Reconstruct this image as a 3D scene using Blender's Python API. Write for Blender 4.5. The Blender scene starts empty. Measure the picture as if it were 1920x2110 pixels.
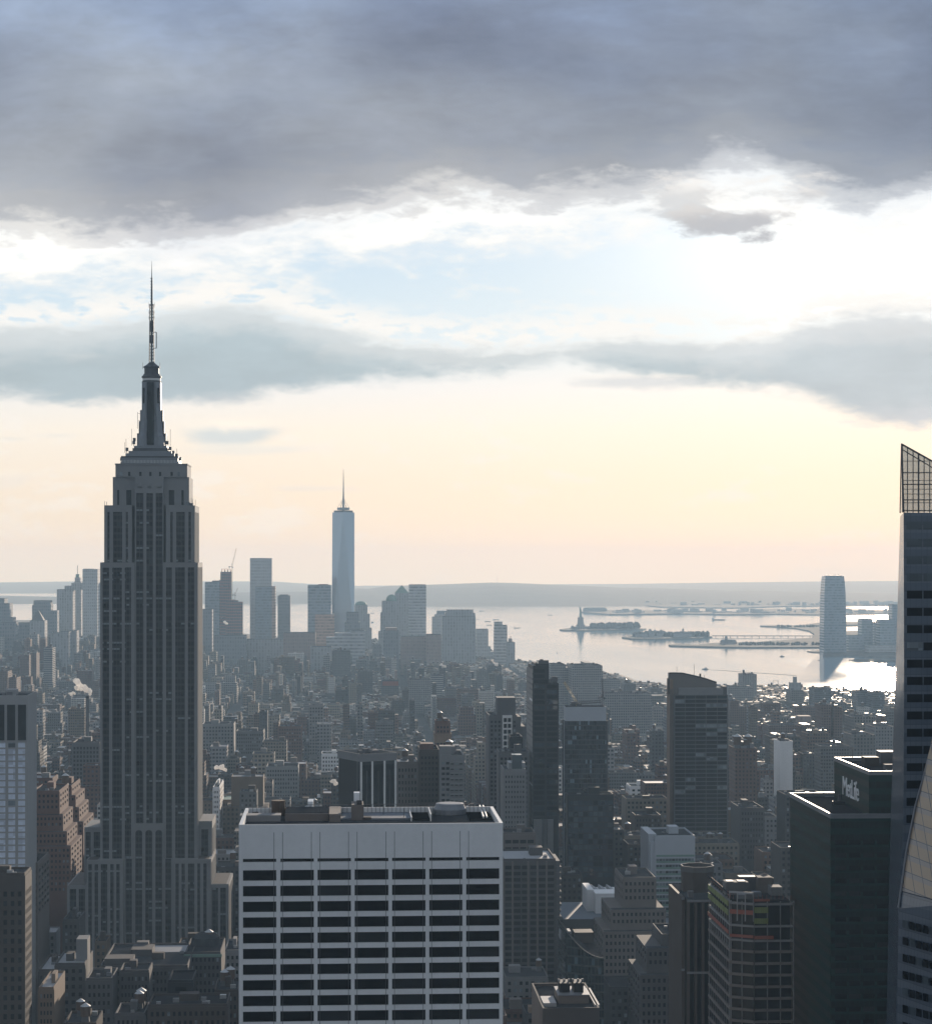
import bpy, math, random
import numpy as np
from mathutils import Vector, Matrix

rnd = random.Random(7)
C = bpy.context.scene.collection
SC = bpy.context.scene
rad = math.radians

# ------------------------------------------------------------------ camera
# world axes follow the street grid: +Y runs down the avenues, +X across town; metres
PHI = rad(3.2)                 # the camera looks 3.2 degrees to the right of the avenues
F, CX, CY = 4400.0, 960.0, 1159.0    # focal length and principal point measured on the 1920 px wide photograph
CAMZ = 260.0
cs, sn = math.cos(PHI), math.sin(PHI)
cam = bpy.data.cameras.new('camera')
cam.sensor_fit = 'HORIZONTAL'; cam.sensor_width = 36; cam.lens = 36*F/1920
cam.shift_y = (CY-1055)/1920
cam.clip_start = 1; cam.clip_end = 120000
camo = bpy.data.objects.new('camera', cam); C.objects.link(camo)
camo.location = (0, 0, CAMZ); camo.rotation_euler = (rad(90), 0, -PHI)
SC.camera = camo
SC.view_settings.view_transform = 'Standard'; SC.view_settings.look = 'None'
SC.view_settings.exposure = 0.0; SC.view_settings.gamma = 1
try:
    SC.cycles.max_bounces = 6; SC.cycles.diffuse_bounces = 2; SC.cycles.glossy_bounces = 3
    SC.cycles.transmission_bounces = 4; SC.cycles.transparent_max_bounces = 8; SC.cycles.volume_bounces = 3
    SC.cycles.use_denoising = True; SC.cycles.caustics_reflective = False; SC.cycles.caustics_refractive = False
    SC.cycles.sample_clamp_indirect = 6
except Exception: pass

def vx(X, y):                  # distance along the view axis and world x of photo column X at world depth y
    k = (X-CX)/F; t = y/(cs-k*sn); return t, t*(sn+k*cs)
def wx(X, y): return vx(X, y)[1]
def zz(X, Y, y): return CAMZ-(Y-CY)/F*vx(X, y)[0]
def roofpt(X, Y, z):           # the point of photo pixel X, Y that lies at height z
    t = F*(CAMZ-z)/(Y-CY); k = (X-CX)/F
    return t*(sn+k*cs), t*(cs-k*sn)
def drop(x, y): return -(x*x+y*y)/(2*7.4e6)      # the curve of the earth
WZ = -8.0                      # water level
def seapt(X, Y):
    z = WZ
    for _ in range(6):
        x, y = roofpt(X, Y, z); z = WZ+drop(x, y)
    return x, y
def topx(x, y, z):             # world point -> photo pixel
    t = x*sn+y*cs; r = x*cs-y*sn
    return CX+F*r/t, CY+F*(CAMZ-z)/t

# ------------------------------------------------------------------ nodes
class NT:
    def __init__(s, tree):
        s.t = tree; s.t.nodes.clear()
    def n(s, typ, **kw):
        nd = s.t.nodes.new(typ)
        for k, v in kw.items():
            setattr(nd, k, v)
        return nd
    def set(s, sock, v):
        if v is None: return
        if isinstance(v, bpy.types.NodeSocket): s.t.links.new(v, sock)
        else:
            try: sock.default_value = v
            except Exception: sock.default_value = (*v, 1.0) if len(v) == 3 else tuple(v[:3])
    def m(s, op, a, b=None, c=None, clamp=False):
        nd = s.n('ShaderNodeMath', operation=op, use_clamp=clamp)
        for i, v in enumerate((a, b, c)): s.set(nd.inputs[i], v)
        return nd.outputs[0]
    def v(s, op, a, b=None, sc=None):
        nd = s.n('ShaderNodeVectorMath', operation=op)
        s.set(nd.inputs[0], a); s.set(nd.inputs[1], b)
        if sc is not None: s.set(nd.inputs['Scale'], sc)
        return nd.outputs['Value'] if op in ('DOT_PRODUCT', 'LENGTH', 'DISTANCE') else nd.outputs[0]
    def xyz(s, v):
        nd = s.n('ShaderNodeSeparateXYZ'); s.set(nd.inputs[0], v); return nd.outputs
    def comb(s, x, y, z):
        nd = s.n('ShaderNodeCombineXYZ')
        for i, v in enumerate((x, y, z)): s.set(nd.inputs[i], v)
        return nd.outputs[0]
    def mix(s, f, a, b, blend='MIX'):
        nd = s.n('ShaderNodeMix', data_type='RGBA', blend_type=blend)
        s.set(nd.inputs[0], f); s.set(nd.inputs[6], a); s.set(nd.inputs[7], b); return nd.outputs[2]
    def mixf(s, f, a, b):
        nd = s.n('ShaderNodeMix', data_type='FLOAT')
        s.set(nd.inputs[0], f); s.set(nd.inputs[2], a); s.set(nd.inputs[3], b); return nd.outputs[0]
    def step(s, x, lo, hi, a=0.0, b=1.0):
        nd = s.n('ShaderNodeMapRange', interpolation_type='SMOOTHSTEP')
        for i, v in enumerate((x, lo, hi, a, b)): s.set(nd.inputs[i], v)
        return nd.outputs[0]
    def noise(s, vec, scale, detail=4, rough=.55, dist=0):
        nd = s.n('ShaderNodeTexNoise')
        s.set(nd.inputs['Vector'], vec)
        for k, v in (('Scale', scale), ('Detail', detail), ('Roughness', rough), ('Distortion', dist)): s.set(nd.inputs[k], v)
        return nd.outputs['Fac']
    def ramp(s, f, pts, interp='EASE'):
        nd = s.n('ShaderNodeValToRGB'); s.set(nd.inputs[0], f); r = nd.color_ramp; r.interpolation = interp
        while len(r.elements) < len(pts): r.elements.new(0.5)
        for e, (p, c) in zip(r.elements, pts): e.position = p; e.color = (*c, 1)
        return nd.outputs[0]
    def curve(s, f, pts):
        nd = s.n('ShaderNodeFloatCurve'); s.set(nd.inputs['Value'], f); cu = nd.mapping.curves[0]
        while len(cu.points) < len(pts): cu.points.new(0.5, 0.5)
        for p, q in zip(cu.points, pts): p.location = q
        nd.mapping.update(); return nd.outputs[0]

# ------------------------------------------------------------------ sky and sun
SUN_AZ, SUN_EL = rad(3.2+11.6), rad(8.4)       # from +Y towards +X
W = bpy.data.worlds.new('World'); SC.world = W; W.use_nodes = True
STR = 0.1
def sky():
    g = NT(W.node_tree)
    out = g.n('ShaderNodeOutputWorld'); bg = g.n('ShaderNodeBackground'); bg.inputs['Strength'].default_value = STR
    g.t.links.new(bg.outputs[0], out.inputs[0])
    d = g.n('ShaderNodeTexCoord').outputs['Generated']
    df = g.v('DOT_PRODUCT', d, (sn, cs, 0)); dr = g.v('DOT_PRODUCT', d, (cs, -sn, 0)); dz = g.xyz(d)[2]
    dd = g.m('MAXIMUM', df, 0.15)
    U = g.m('DIVIDE', dr, dd); V = g.m('DIVIDE', dz, dd)
    p = g.m('MULTIPLY_ADD', U, F/1920, 0.5, clamp=True)            # across the south sky
    q = g.m('MULTIPLY_ADD', V, -F/2110, CY/2110)                   # downwards
    pp = g.m('MULTIPLY_ADD', U, F/1920, 0.5)
    nv = g.comb(U, g.m('MULTIPLY', V, 2.6), 0)
    n1 = g.m('SUBTRACT', g.noise(nv, 9, 7, .6, .3), .5)
    n2 = g.m('SUBTRACT', g.noise(g.v('ADD', nv, (3.1, 1.7, 4)), 26, 6, .6, .2), .5)
    n3 = g.m('SUBTRACT', g.noise(g.v('ADD', g.comb(U, g.m('MULTIPLY', V, 1.7), 0), (7.7, 5.2, 2)), 6.5, 5, .5, .4), .5)
    n4 = g.m('SUBTRACT', g.noise(g.v('ADD', nv, (9.1, .7, 1)), 75, 5, .6, .3), .5)
    sk = g.n('ShaderNodeTexSky', sky_type='NISHITA'); sk.sun_disc = False
    sk.sun_elevation = SUN_EL; sk.sun_rotation = SUN_AZ; sk.air_density = 1.0; sk.dust_density = 1.0
    clear = g.v('MULTIPLY', sk.outputs[0], (STR, STR, STR))
    grad = g.ramp(q, [(0.0, (.38, .50, .70)), (.23, (.58, .75, .92)), (.29, (.66, .81, .93)), (.335, (.74, .86, .95)), (.38, (.90, .91, .92)), (.42, (.97, .91, .82)), (.47, (.95, .85, .72)), (.53, (.92, .81, .65)), (.565, (.92, .92, .80)), (.60, (1.0, 1.0, .9))], 'LINEAR')
    base = g.mix(0.96, clear, grad)
    # glow around the hidden sun
    gx = g.m('DIVIDE', g.m('SUBTRACT', pp, 1.0), .34); gy = g.m('DIVIDE', g.m('SUBTRACT', q, .235), .10)
    r2 = g.m('ADD', g.m('MULTIPLY', gx, gx), g.m('MULTIPLY', gy, gy))
    glow = g.m('EXPONENT', g.m('MULTIPLY', r2, -1.3))
    base = g.mix(g.m('MULTIPLY', glow, .75, clamp=True), base, (1.5, 1.47, 1.38, 1))
    # thin wisps low in the clear part
    wis = g.step(g.m('ADD', g.m('ADD', n1, g.m('MULTIPLY', n2, .8)), g.m('MULTIPLY', n4, .4)), .03, .22)
    base = g.mix(g.m('MULTIPLY', wis, .42), base, (1.0, .97, .92, 1))
    warp = g.m('ADD', g.m('ADD', g.m('MULTIPLY', n1, .10), g.m('MULTIPLY', n2, .075)), g.m('MULTIPLY', n4, .04))
    # second bank
    t2 = g.curve(p, [(0, .312), (.1, .309), (.2, .296), (.27, .292), (.33, .306), (.40, .322), (.48, .329), (.55, .331), (.63, .325), (.73, .323), (.82, .326), (.87, .310), (.92, .302), (1, .300)])
    b2 = g.curve(p, [(0, .392), (.15, .398), (.28, .392), (.34, .384), (.40, .374), (.52, .371), (.60, .362), (.67, .368), (.76, .382), (.84, .388), (.90, .405), (.96, .420), (1, .416)])
    top = g.m('SUBTRACT', q, t2); bot = g.m('SUBTRACT', b2, q)
    d2 = g.m('ADD', g.m('MINIMUM', top, bot), g.m('MULTIPLY', warp, .45))
    m2 = g.step(d2, -.004, .017)
    c2 = g.ramp(g.m('MULTIPLY_ADD', g.m('ADD', top, g.m('MULTIPLY', warp, .5)), 8, .06), [(0, (1.1, 1.07, 1.02)), (.2, (.66, .71, .73)), (.42, (.44, .53, .575)), (.75, (.42, .51, .56)), (1, (.52, .56, .60))])
    c2 = g.mix(g.m('MULTIPLY', g.step(p, .62, .95), .3), c2, (.80, .78, .80, 1))
    c2 = g.v('SCALE', c2, None, g.m('ADD', g.m('MULTIPLY_ADD', n1, .5, 1.0), g.m('MULTIPLY', n2, .3)))
    fr2 = g.m('MULTIPLY', g.step(top, -.035, -.004), g.step(top, .02, -.002))
    base = g.mix(g.m('MULTIPLY', g.m('MULTIPLY', fr2, g.step(g.m('ADD', n2, n4), -.16, .06)), .9), base, (1.0, .98, .94, 1))
    col = g.mix(g.m('MULTIPLY', m2, .93), base, c2)
    # streak under it on the right
    def puff(col, X, Y, rx, ry, inner, edge, amt=1.0, wf=1.0):
        ex = g.m('DIVIDE', g.m('SUBTRACT', pp, X/1920), rx/1920); ey = g.m('DIVIDE', g.m('SUBTRACT', q, Y/2110), ry/2110)
        r = g.m('SQRT', g.m('ADD', g.m('MULTIPLY', ex, ex), g.m('MULTIPLY', ey, ey)))
        r = g.m('ADD', r, g.m('MULTIPLY', g.m('ADD', n1, n2), 1.6*wf))
        mk = g.step(r, 1.0, .25); shade = g.step(g.m('ADD', ey, g.m('MULTIPLY', n2, 2.0)), -.75, .1)
        return g.mix(g.m('MULTIPLY', mk, amt), col, g.mix(shade, edge, inner))
    col = puff(col, 1330, 785, 170, 20, (.70, .72, .74, 1), (1.0, .95, .88, 1), .7)
    col = puff(col, 490, 892, 125, 34, (.68, .74, .76, 1), (1.08, 1.0, .88, 1), .85, .8)
    col = puff(col, 560, 925, 190, 16, (.86, .86, .82, 1), (1.0, .95, .85, 1), .5)
    col = puff(col, 115, 896, 70, 13, (.92, .88, .80, 1), (1.1, 1.0, .86, 1), .7)
    col = puff(col, 25, 903, 50, 12, (.90, .86, .78, 1), (1.1, 1.0, .86, 1), .7)
    col = puff(col, 20, 985, 80, 26, (.92, .87, .80, 1), (1.05, .97, .84, 1), .5)
    col = puff(col, 640, 1006, 120, 9, (.88, .84, .76, 1), (.95, .90, .80, 1), .5)
    # upper deck
    b1 = g.curve(p, [(0, .236), (.1, .239), (.2, .241), (.29, .229), (.36, .219), (.45, .209), (.53, .206), (.61, .209), (.68, .203), (.735, .186), (.77, .172), (.81, .172), (.85, .186), (.90, .202), (.95, .205), (1, .198)])
    d1 = g.m('ADD', g.m('SUBTRACT', b1, q), g.m('MULTIPLY', warp, .8))
    m1 = g.step(d1, -.036, .020)
    c1 = g.ramp(g.m('MULTIPLY', d1, 4.0), [(0, (1.15, 1.10, 1.02)), (.06, (.76, .73, .70)), (.15, (.44, .44, .455)), (.30, (.335, .35, .39)), (.62, (.315, .345, .41)), (1, (.31, .37, .49))])
    c1 = g.v('MULTIPLY', c1, g.comb(g.m('MULTIPLY_ADD', n3, 1.25, 1.0), g.m('MULTIPLY_ADD', n3, 1.15, 1.0), g.m('MULTIPLY_ADD', n3, .85, 1.0)))
    c1 = g.v('SCALE', c1, None, g.m('ADD', g.m('MULTIPLY_ADD', n1, .45, 1.0), g.m('ADD', g.m('MULTIPLY', n2, .42), g.m('MULTIPLY', n4, .12))))
    c1 = g.v('MULTIPLY', c1, g.mix(g.step(p, .42, .95), (1, 1, 1, 1), (.80, .84, .90, 1)))
    c1 = g.v('MULTIPLY', c1, (.96, 1.0, 1.05))
    fr1 = g.m('MULTIPLY', g.m('MULTIPLY', g.step(d1, -.06, -.01), g.step(d1, .02, -.012)), g.step(g.m('ADD', n1, n2), -.25, .1))
    col = g.mix(g.m('MULTIPLY', fr1, .75), col, (1.06, 1.02, .96, 1))
    col = g.mix(m1, col, c1)
    col = puff(col, 1532, 452, 110, 46, (.46, .46, .49, 1), (.95, .9, .85, 1), .85, 2.6)
    col = puff(col, 1440, 400, 120, 50, (.60, .59, .59, 1), (.95, .9, .85, 1), .6, 2.6)
    col = puff(col, 1660, 400, 90, 40, (.58, .57, .58, 1), (.95, .9, .85, 1), .6, 2.4)
    # the overcast half of the sky behind
    bn = g.noise(g.v('MULTIPLY', d, (1, 1, 2.4)), 2.6, 5, .55)
    back = g.ramp(bn, [(.25, (.20, .245, .32)), (.5, (.29, .345, .42)), (.75, (.44, .485, .54))])
    back = g.mix(g.step(dz, .02, -.06), back, (.05, .06, .07, 1))
    front = g.step(df, .42, .72)
    col = g.mix(front, back, col)
    g.set(bg.inputs['Color'], g.v('SCALE', col, None, 1/STR))
sky()
su = bpy.data.lights.new('sun', 'SUN'); su.energy = 5.0; su.angle = rad(0.6); su.color = (1.0, .87, .72)
suo = bpy.data.objects.new('sun', su); C.objects.link(suo)
sd = Vector((math.sin(SUN_AZ)*math.cos(SUN_EL), math.cos(SUN_AZ)*math.cos(SUN_EL), math.sin(SUN_EL)))
suo.rotation_euler = sd.to_track_quat('Z', 'Y').to_euler(); suo.location = (0, 0, 900)

# ------------------------------------------------------------------ materials
def newmat(name):
    m = bpy.data.materials.new(name); m.use_nodes = True
    g = NT(m.node_tree); o = g.n('ShaderNodeOutputMaterial'); b = g.n('ShaderNodeBsdfPrincipled')
    g.t.links.new(b.outputs[0], o.inputs[0]); return m, g, b, o
def plain(name, col, rough=.8, var=.18, scale=.25, metal=0.0, spec=.5, streak=False):
    m, g, b, o = newmat(name)
    p = g.n('ShaderNodeTexCoord').outputs['Object']
    v = g.v('MULTIPLY', p, (1, 1, .18)) if streak else p
    n = g.noise(v, scale, 5, .6); n2 = g.noise(p, scale*9, 3, .6)
    f = g.m('ADD', g.m('MULTIPLY_ADD', n, var*2, 1-var), g.m('MULTIPLY_ADD', n2, var*.8, -var*.4))
    g.set(b.inputs['Base Color'], g.v('SCALE', (*col,), None, f))
    g.set(b.inputs['Roughness'], rough); g.set(b.inputs['Metallic'], metal); g.set(b.inputs['Specular IOR Level'], spec)
    return m
def glassm(name, col, rough=.1, wob=.02, spec=.6, var=.5, cell=(2.5, 2.5, 3.8)):
    m, g, b, o = newmat(name)
    p = g.n('ShaderNodeNewGeometry').outputs['Position']
    cl = g.v('FLOOR', g.v('DIVIDE', p, cell))
    wn = g.n('ShaderNodeTexWhiteNoise', noise_dimensions='3D'); g.set(wn.inputs['Vector'], cl)
    g.set(b.inputs['Base Color'], g.v('SCALE', (*col,), None, g.m('MULTIPLY_ADD', wn.outputs[0], var*2, 1-var)))
    nv = g.v('SUBTRACT', wn.outputs[1], (.5, .5, .5))
    nn = g.v('ADD', g.n('ShaderNodeNewGeometry').outputs['Normal'], g.v('SCALE', nv, None, wob))
    g.set(b.inputs['Normal'], g.v('NORMALIZE', nn))
    g.set(b.inputs['Roughness'], rough); g.set(b.inputs['Specular IOR Level'], spec)
    return m
def facade(name, wall, glass, fh=3.8, bw=3.0, ww=.6, wh=.55, attr=False, rough=.85, grough=.2, var=.5, band=False, wallvar=.2, lit=5.0, spec=.5):
    m, g, b, o = newmat(name)
    geo = g.n('ShaderNodeNewGeometry')
    if attr: P = geo.outputs['Position']; Nn = geo.outputs['True Normal']
    else:
        tc = g.n('ShaderNodeTexCoord'); P = tc.outputs['Object']; Nn = tc.outputs['Normal']
    n = g.xyz(Nn); x = g.xyz(P)
    isx = g.m('GREATER_THAN', g.m('ABSOLUTE', n[0]), g.m('ABSOLUTE', n[1]))
    h = g.mixf(isx, x[0], x[1]); side = g.m('LESS_THAN', g.m('ABSOLUTE', n[2]), .6)
    rw = None
    if attr:
        a = g.n('ShaderNodeAttribute', attribute_name='Col'); wallc = a.outputs['Color']; rw = a.outputs['Alpha']
        a2 = g.n('ShaderNodeAttribute', attribute_name='Var'); vv = a2.outputs['Fac']
        bw = g.m('MULTIPLY_ADD', vv, 1.6, 2.4); fh = g.m('MULTIPLY_ADD', vv, 1.0, 3.3)
        ww = g.m('MULTIPLY_ADD', g.m('FRACT', g.m('MULTIPLY', vv, 7.3)), .35, .35)
    else: wallc = (*wall, 1)
    hx = g.m('DIVIDE', h, bw); hz = g.m('DIVIDE', x[2], fh)
    wz = g.m('MULTIPLY', g.m('GREATER_THAN', g.m('FRACT', hz), .22), g.m('LESS_THAN', g.m('FRACT', hz), .22+wh))
    wxm = g.m('LESS_THAN', g.m('FRACT', hx), ww)
    win = wz if band else g.m('MULTIPLY', wz, wxm)
    win = g.m('MULTIPLY', win, side)
    if attr: win = g.m('MULTIPLY', win, g.m('GREATER_THAN', vv, .02))
    wn = g.n('ShaderNodeTexWhiteNoise', noise_dimensions='3D')
    g.set(wn.inputs['Vector'], g.comb(g.m('FLOOR', hx), g.m('FLOOR', hz), isx))
    r = wn.outputs[0]
    gl = g.v('SCALE', (*glass,), None, g.m('ADD', g.m('MULTIPLY_ADD', r, var*2, 1-var), g.m('MULTIPLY', g.m('GREATER_THAN', r, .93), lit)))
    ns = g.m('ADD', g.m('MULTIPLY_ADD', g.noise(g.v('MULTIPLY', P, (1, 1, .25)), .12, 4, .6), wallvar*2, 1-wallvar), g.m('MULTIPLY_ADD', g.noise(P, 1.2, 3, .6), .16, -.08))
    wc = g.v('SCALE', wallc, None, ns)
    g.set(b.inputs['Base Color'], g.mix(win, wc, gl))
    b.inputs['Specular IOR Level'].default_value = spec
    g.set(b.inputs['Roughness'], g.mixf(win, rw if rw is not None else rough, grough))
    return m

LIME = (.215, .217, .222)
M = dict(
    palestone=plain('pale_stone', (.33, .335, .34), .8, .12, .1, streak=True),
    pitshade=plain('painted_pit_shade', (.006, .006, .007), 1, .1, .1, spec=0),  # near-black colour standing in for the shade inside the roof wells
    palewall=plain('pale_grey_panel', (.42, .45, .49), .6, .1, .1),
    white=plain('white_travertine', (.78, .78, .78), .7, .16, .08, streak=True),
    whitepaint=plain('white_paint', (.72, .72, .70), .5, .08),
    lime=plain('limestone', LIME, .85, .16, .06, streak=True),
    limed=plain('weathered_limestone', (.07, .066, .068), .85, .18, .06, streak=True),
    alum=plain('aluminium', (.20, .215, .24), .45, .15, .2, metal=.4),
    darkalum=plain('dark_aluminium', (.05, .055, .065), .5, .2, .2, metal=.3),
    steel=plain('steel_lattice', (.10, .10, .11), .6, .2),
    beige=plain('beige_masonry', (.15, .13, .12), .85, .18, .15),
    tan=plain('tan_brick', (.22, .155, .11), .9, .2, .15),
    brown=plain('brown_granite', (.07, .058, .052), .7, .2, .15, spec=.2),
    redbrick=plain('red_brick', (.13, .065, .05), .9, .22, .2),
    grey=plain('grey_concrete', (.20, .20, .205), .85, .2, .15),
    dgrey=plain('dark_grey_stone', (.10, .10, .105), .8, .2, .15),
    black=plain('black_cladding', (.014, .016, .02), .45, .25, .2, spec=.2),
    roof=plain('roof_felt', (.05, .054, .06), .95, .35, .12, spec=0),
    droof=plain('dark_roof_felt', (.035, .036, .04), .95, .3, .12, spec=0),
    wroof=plain('white_roof_membrane', (.30, .31, .33), .6, .15, .2),
    wood=plain('tank_cedar', (.10, .065, .045), .85, .3, .6),
    tankroof=plain('tank_roof_sheet', (.42, .43, .44), .35, .2, .6, metal=.5),
    green=plain('green_panel', (.15, .185, .05), .6, .15, .2),
    orange=plain('orange_netting', (.24, .065, .04), .8, .2, .3),
    redmetal=plain('red_steel', (.28, .075, .05), .6, .2, .2),
    crane=plain('crane_yellow', (.45, .33, .16), .5, .15, .3),
    sign=plain('white_sign', (.80, .82, .84), .4, .03),
    redsign=plain('red_banner', (.45, .03, .05), .6, .15, .1),
    blueroof=plain('blue_grey_roof', (.11, .13, .16), .6, .25, .1),
    copper=plain('verdigris_copper', (.16, .26, .22), .7, .2, .2),
    glass=glassm('dark_glass', (.004, .005, .007), .12, .015, .06),
    bglass=glassm('blue_glass', (.02, .035, .05), .08, .03, .8),
    gglass=glassm('green_glass', (.004, .017, .016), .10, .01, .15),
    blinds=glassm('window_blinds', (.16, .19, .21), .25, .03, .5, .5),
    bright=glassm('sky_reflection_panes', (.60, .66, .76), .3, .02, .5, .22),  # sky reflected in the panes, put into their pale blue colour
    cream=glassm('cream_glass', (.62, .47, .32), .18, .03, .6, .10),
    tint=glassm('tinted_glass', (.05, .07, .085), .14, .012, .5, .2),
)

# ------------------------------------------------------------------ mesh helpers
class MB:
    def __init__(s): s.v = []; s.f = []; s.c = []; s.w = []; s.col = None; s.var = 0.0
    def add(s, vs, fs):
        o = len(s.v); s.v += vs
        for f in fs:
            s.f.append(tuple(i+o for i in f))
            if s.col is not None: s.c.append(s.col); s.w.append(s.var)
    def box(s, x0, x1, y0, y1, z0, z1, topcol=None):
        vs = [(x0, y0, z0), (x1, y0, z0), (x1, y1, z0), (x0, y1, z0), (x0, y0, z1), (x1, y0, z1), (x1, y1, z1), (x0, y1, z1)]
        s.add(vs, [(0, 1, 5, 4), (1, 2, 6, 5), (2, 3, 7, 6), (3, 0, 4, 7), (4, 5, 6, 7), (3, 2, 1, 0)])
        if topcol is not None and s.col is not None: s.c[-2] = topcol
        return s
    def prism(s, poly, z0, z1, scale=1.0):
        n = len(poly); cx = sum(p[0] for p in poly)/n; cy = sum(p[1] for p in poly)/n
        vs = [(x, y, z0) for x, y in poly]+[(cx+(x-cx)*scale, cy+(y-cy)*scale, z1) for x, y in poly]
        s.add(vs, [(i, (i+1) % n, n+(i+1) % n, n+i) for i in range(n)]+[tuple(range(n, 2*n)), tuple(range(n-1, -1, -1))]); return s
    def loft(s, rings, cap=True):
        n = len(rings[0]); vs = [p for r in rings for p in r]; fs = []
        for k in range(len(rings)-1):
            for i in range(n): fs.append((k*n+i, k*n+(i+1) % n, (k+1)*n+(i+1) % n, (k+1)*n+i))
        if cap: fs += [tuple(range((len(rings)-1)*n, len(rings)*n)), tuple(range(n-1, -1, -1))]
        s.add(vs, fs); return s
    def cyl(s, x, y, z0, z1, r0, r1=None, n=12):
        r1 = r0 if r1 is None else r1
        a = [2*math.pi*i/n for i in range(n)]
        return s.loft([[(x+r0*math.cos(t), y+r0*math.sin(t), z0) for t in a], [(x+max(r1, .01)*math.cos(t), y+max(r1, .01)*math.sin(t), z1) for t in a]])
    def lathe(s, x, y, prof, n=16):
        a = [2*math.pi*i/n for i in range(n)]
        return s.loft([[(x+r*math.cos(t), y+r*math.sin(t), z) for t in a] for r, z in prof])
    def tube(s, p, q, r, n=4):
        p = Vector(p); q = Vector(q); d = (q-p)
        if d.length < 1e-6: return s
        d.normalize(); u = d.orthogonal().normalized(); w = d.cross(u)
        ring = lambda c: [tuple(c+u*r*math.cos(2*math.pi*i/n)+w*r*math.sin(2*math.pi*i/n)) for i in range(n)]
        return s.loft([ring(p), ring(q)])
    def data(s, name, mats):
        me = bpy.data.meshes.new(name); me.from_pydata(s.v, [], s.f)
        if s.c:
            at = me.attributes.new('Col', 'FLOAT_COLOR', 'FACE'); at.data.foreach_set('color', np.array(s.c, dtype=np.float32).ravel())
            av = me.attributes.new('Var', 'FLOAT', 'FACE'); av.data.foreach_set('value', np.array(s.w, dtype=np.float32))
        for m in (mats if isinstance(mats, (list, tuple)) else [mats]): me.materials.append(m)
        me.update(); return me
    def build(s, name, mat, parent=None, loc=None):
        o = bpy.data.objects.new(name, s.data(name, mat)); C.objects.link(o)
        if parent is not None: o.parent = parent
        if loc is not None: o.location = loc
        return o
def tag(o, label=None, cat=None, group=None, kind=None):
    if label: o['label'] = label
    if cat: o['category'] = cat
    if group: o['group'] = group
    if kind: o['kind'] = kind
    return o
def thing(name, label, cat, loc, rot=0, group=None):
    o = bpy.data.objects.new(name, None); C.objects.link(o); o.empty_display_size = 5
    o.location = loc; o.rotation_euler = (0, 0, rot); return tag(o, label, cat, group)
def box(name, mat, parent, *b): return MB().box(*b).build(name, mat, parent)

_panes = {}
def pane(name, parent, face, a0, a1, z0, z1, plane, mat):
    """one window: a thin slab lying on a wall plane; panes of one size share a mesh"""
    w, h = round(a1-a0, 3), round(z1-z0, 3); key = (face in 'LR', w, h, mat.name)
    if key not in _panes:
        t = .04; b = MB()
        if face in 'LR': b.box(-t, t, -w/2, w/2, -h/2, h/2)
        else: b.box(-w/2, w/2, -t, t, -h/2, h/2)
        _panes[key] = b.data(name, mat)
    o = bpy.data.objects.new(name, _panes[key]); C.objects.link(o); o.parent = parent
    m = (a0+a1)/2; z = (z0+z1)/2
    o.location = (plane, m, z) if face in 'LR' else (m, plane, z)
    return o
def gaps(a0, a1, iv):
    r = []; c = a0
    for p, q in iv:
        if p > c+1e-6: r.append((c, p))
        c = q
    if a1 > c+1e-6: r.append((c, a1))
    return r
class Budget:
    def __init__(s, n=100): s.n = n; s.rest = {}
def grid(wall, root, face, a0, a1, z0, z1, plane, cols, rows, t, mats, bud, wname='window', ends=True, seed=0, pick=.12):
    """piers and spandrels standing t proud of the wall plane, and a window in each opening"""
    sg = -1 if face in 'FL' else 1
    def slab(p, q, u, v):
        o = sorted((plane, plane+sg*t))
        if face in 'LR': wall.box(o[0], o[1], p, q, u, v)
        else: wall.box(p, q, o[0], o[1], u, v)
    for i, (p, q) in enumerate(gaps(a0, a1, cols)):
        if ends and face in 'FB':
            if abs(p-a0) < 1e-6: p -= t
            if abs(q-a1) < 1e-6: q += t
        slab(p, q, z0, z1)
    for p, q in cols:
        for u, v in gaps(z0, z1, rows): slab(p, q, u, v)
    R = random.Random(seed+17)
    for u, v in reversed(rows):
        for p, q in cols:
            m = mats[0] if len(mats) == 1 or R.random() > pick else R.choice(mats[1:])
            if bud.n > 0: bud.n -= 1; pane(wname, root, face, p, q, u, v, plane+sg*.05, m)
            else:
                b = bud.rest.setdefault(m.name, MB()); c = plane+sg*.05
                if face in 'LR': b.box(c-.04, c+.04, p, q, u, v)
                else: b.box(p, q, c-.04, c+.04, u, v)
def flush(bud, root, wname='window'):
    for k, b in bud.rest.items():
        tag(b.build(wname, bpy.data.materials[k], root), kind='stuff')
def even(a0, a1, n, frac, margin=.5):
    s = (a1-a0-2*margin)/n; return [(a0+margin+s*(i+.5-frac/2), a0+margin+s*(i+.5+frac/2)) for i in range(n)]
def floors(z0, z1, fh, frac, top=2.0):
    r = []; z = z1-top
    while z-fh > z0: r.append((z-fh*frac, z)); z -= fh
    return r[::-1]
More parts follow.
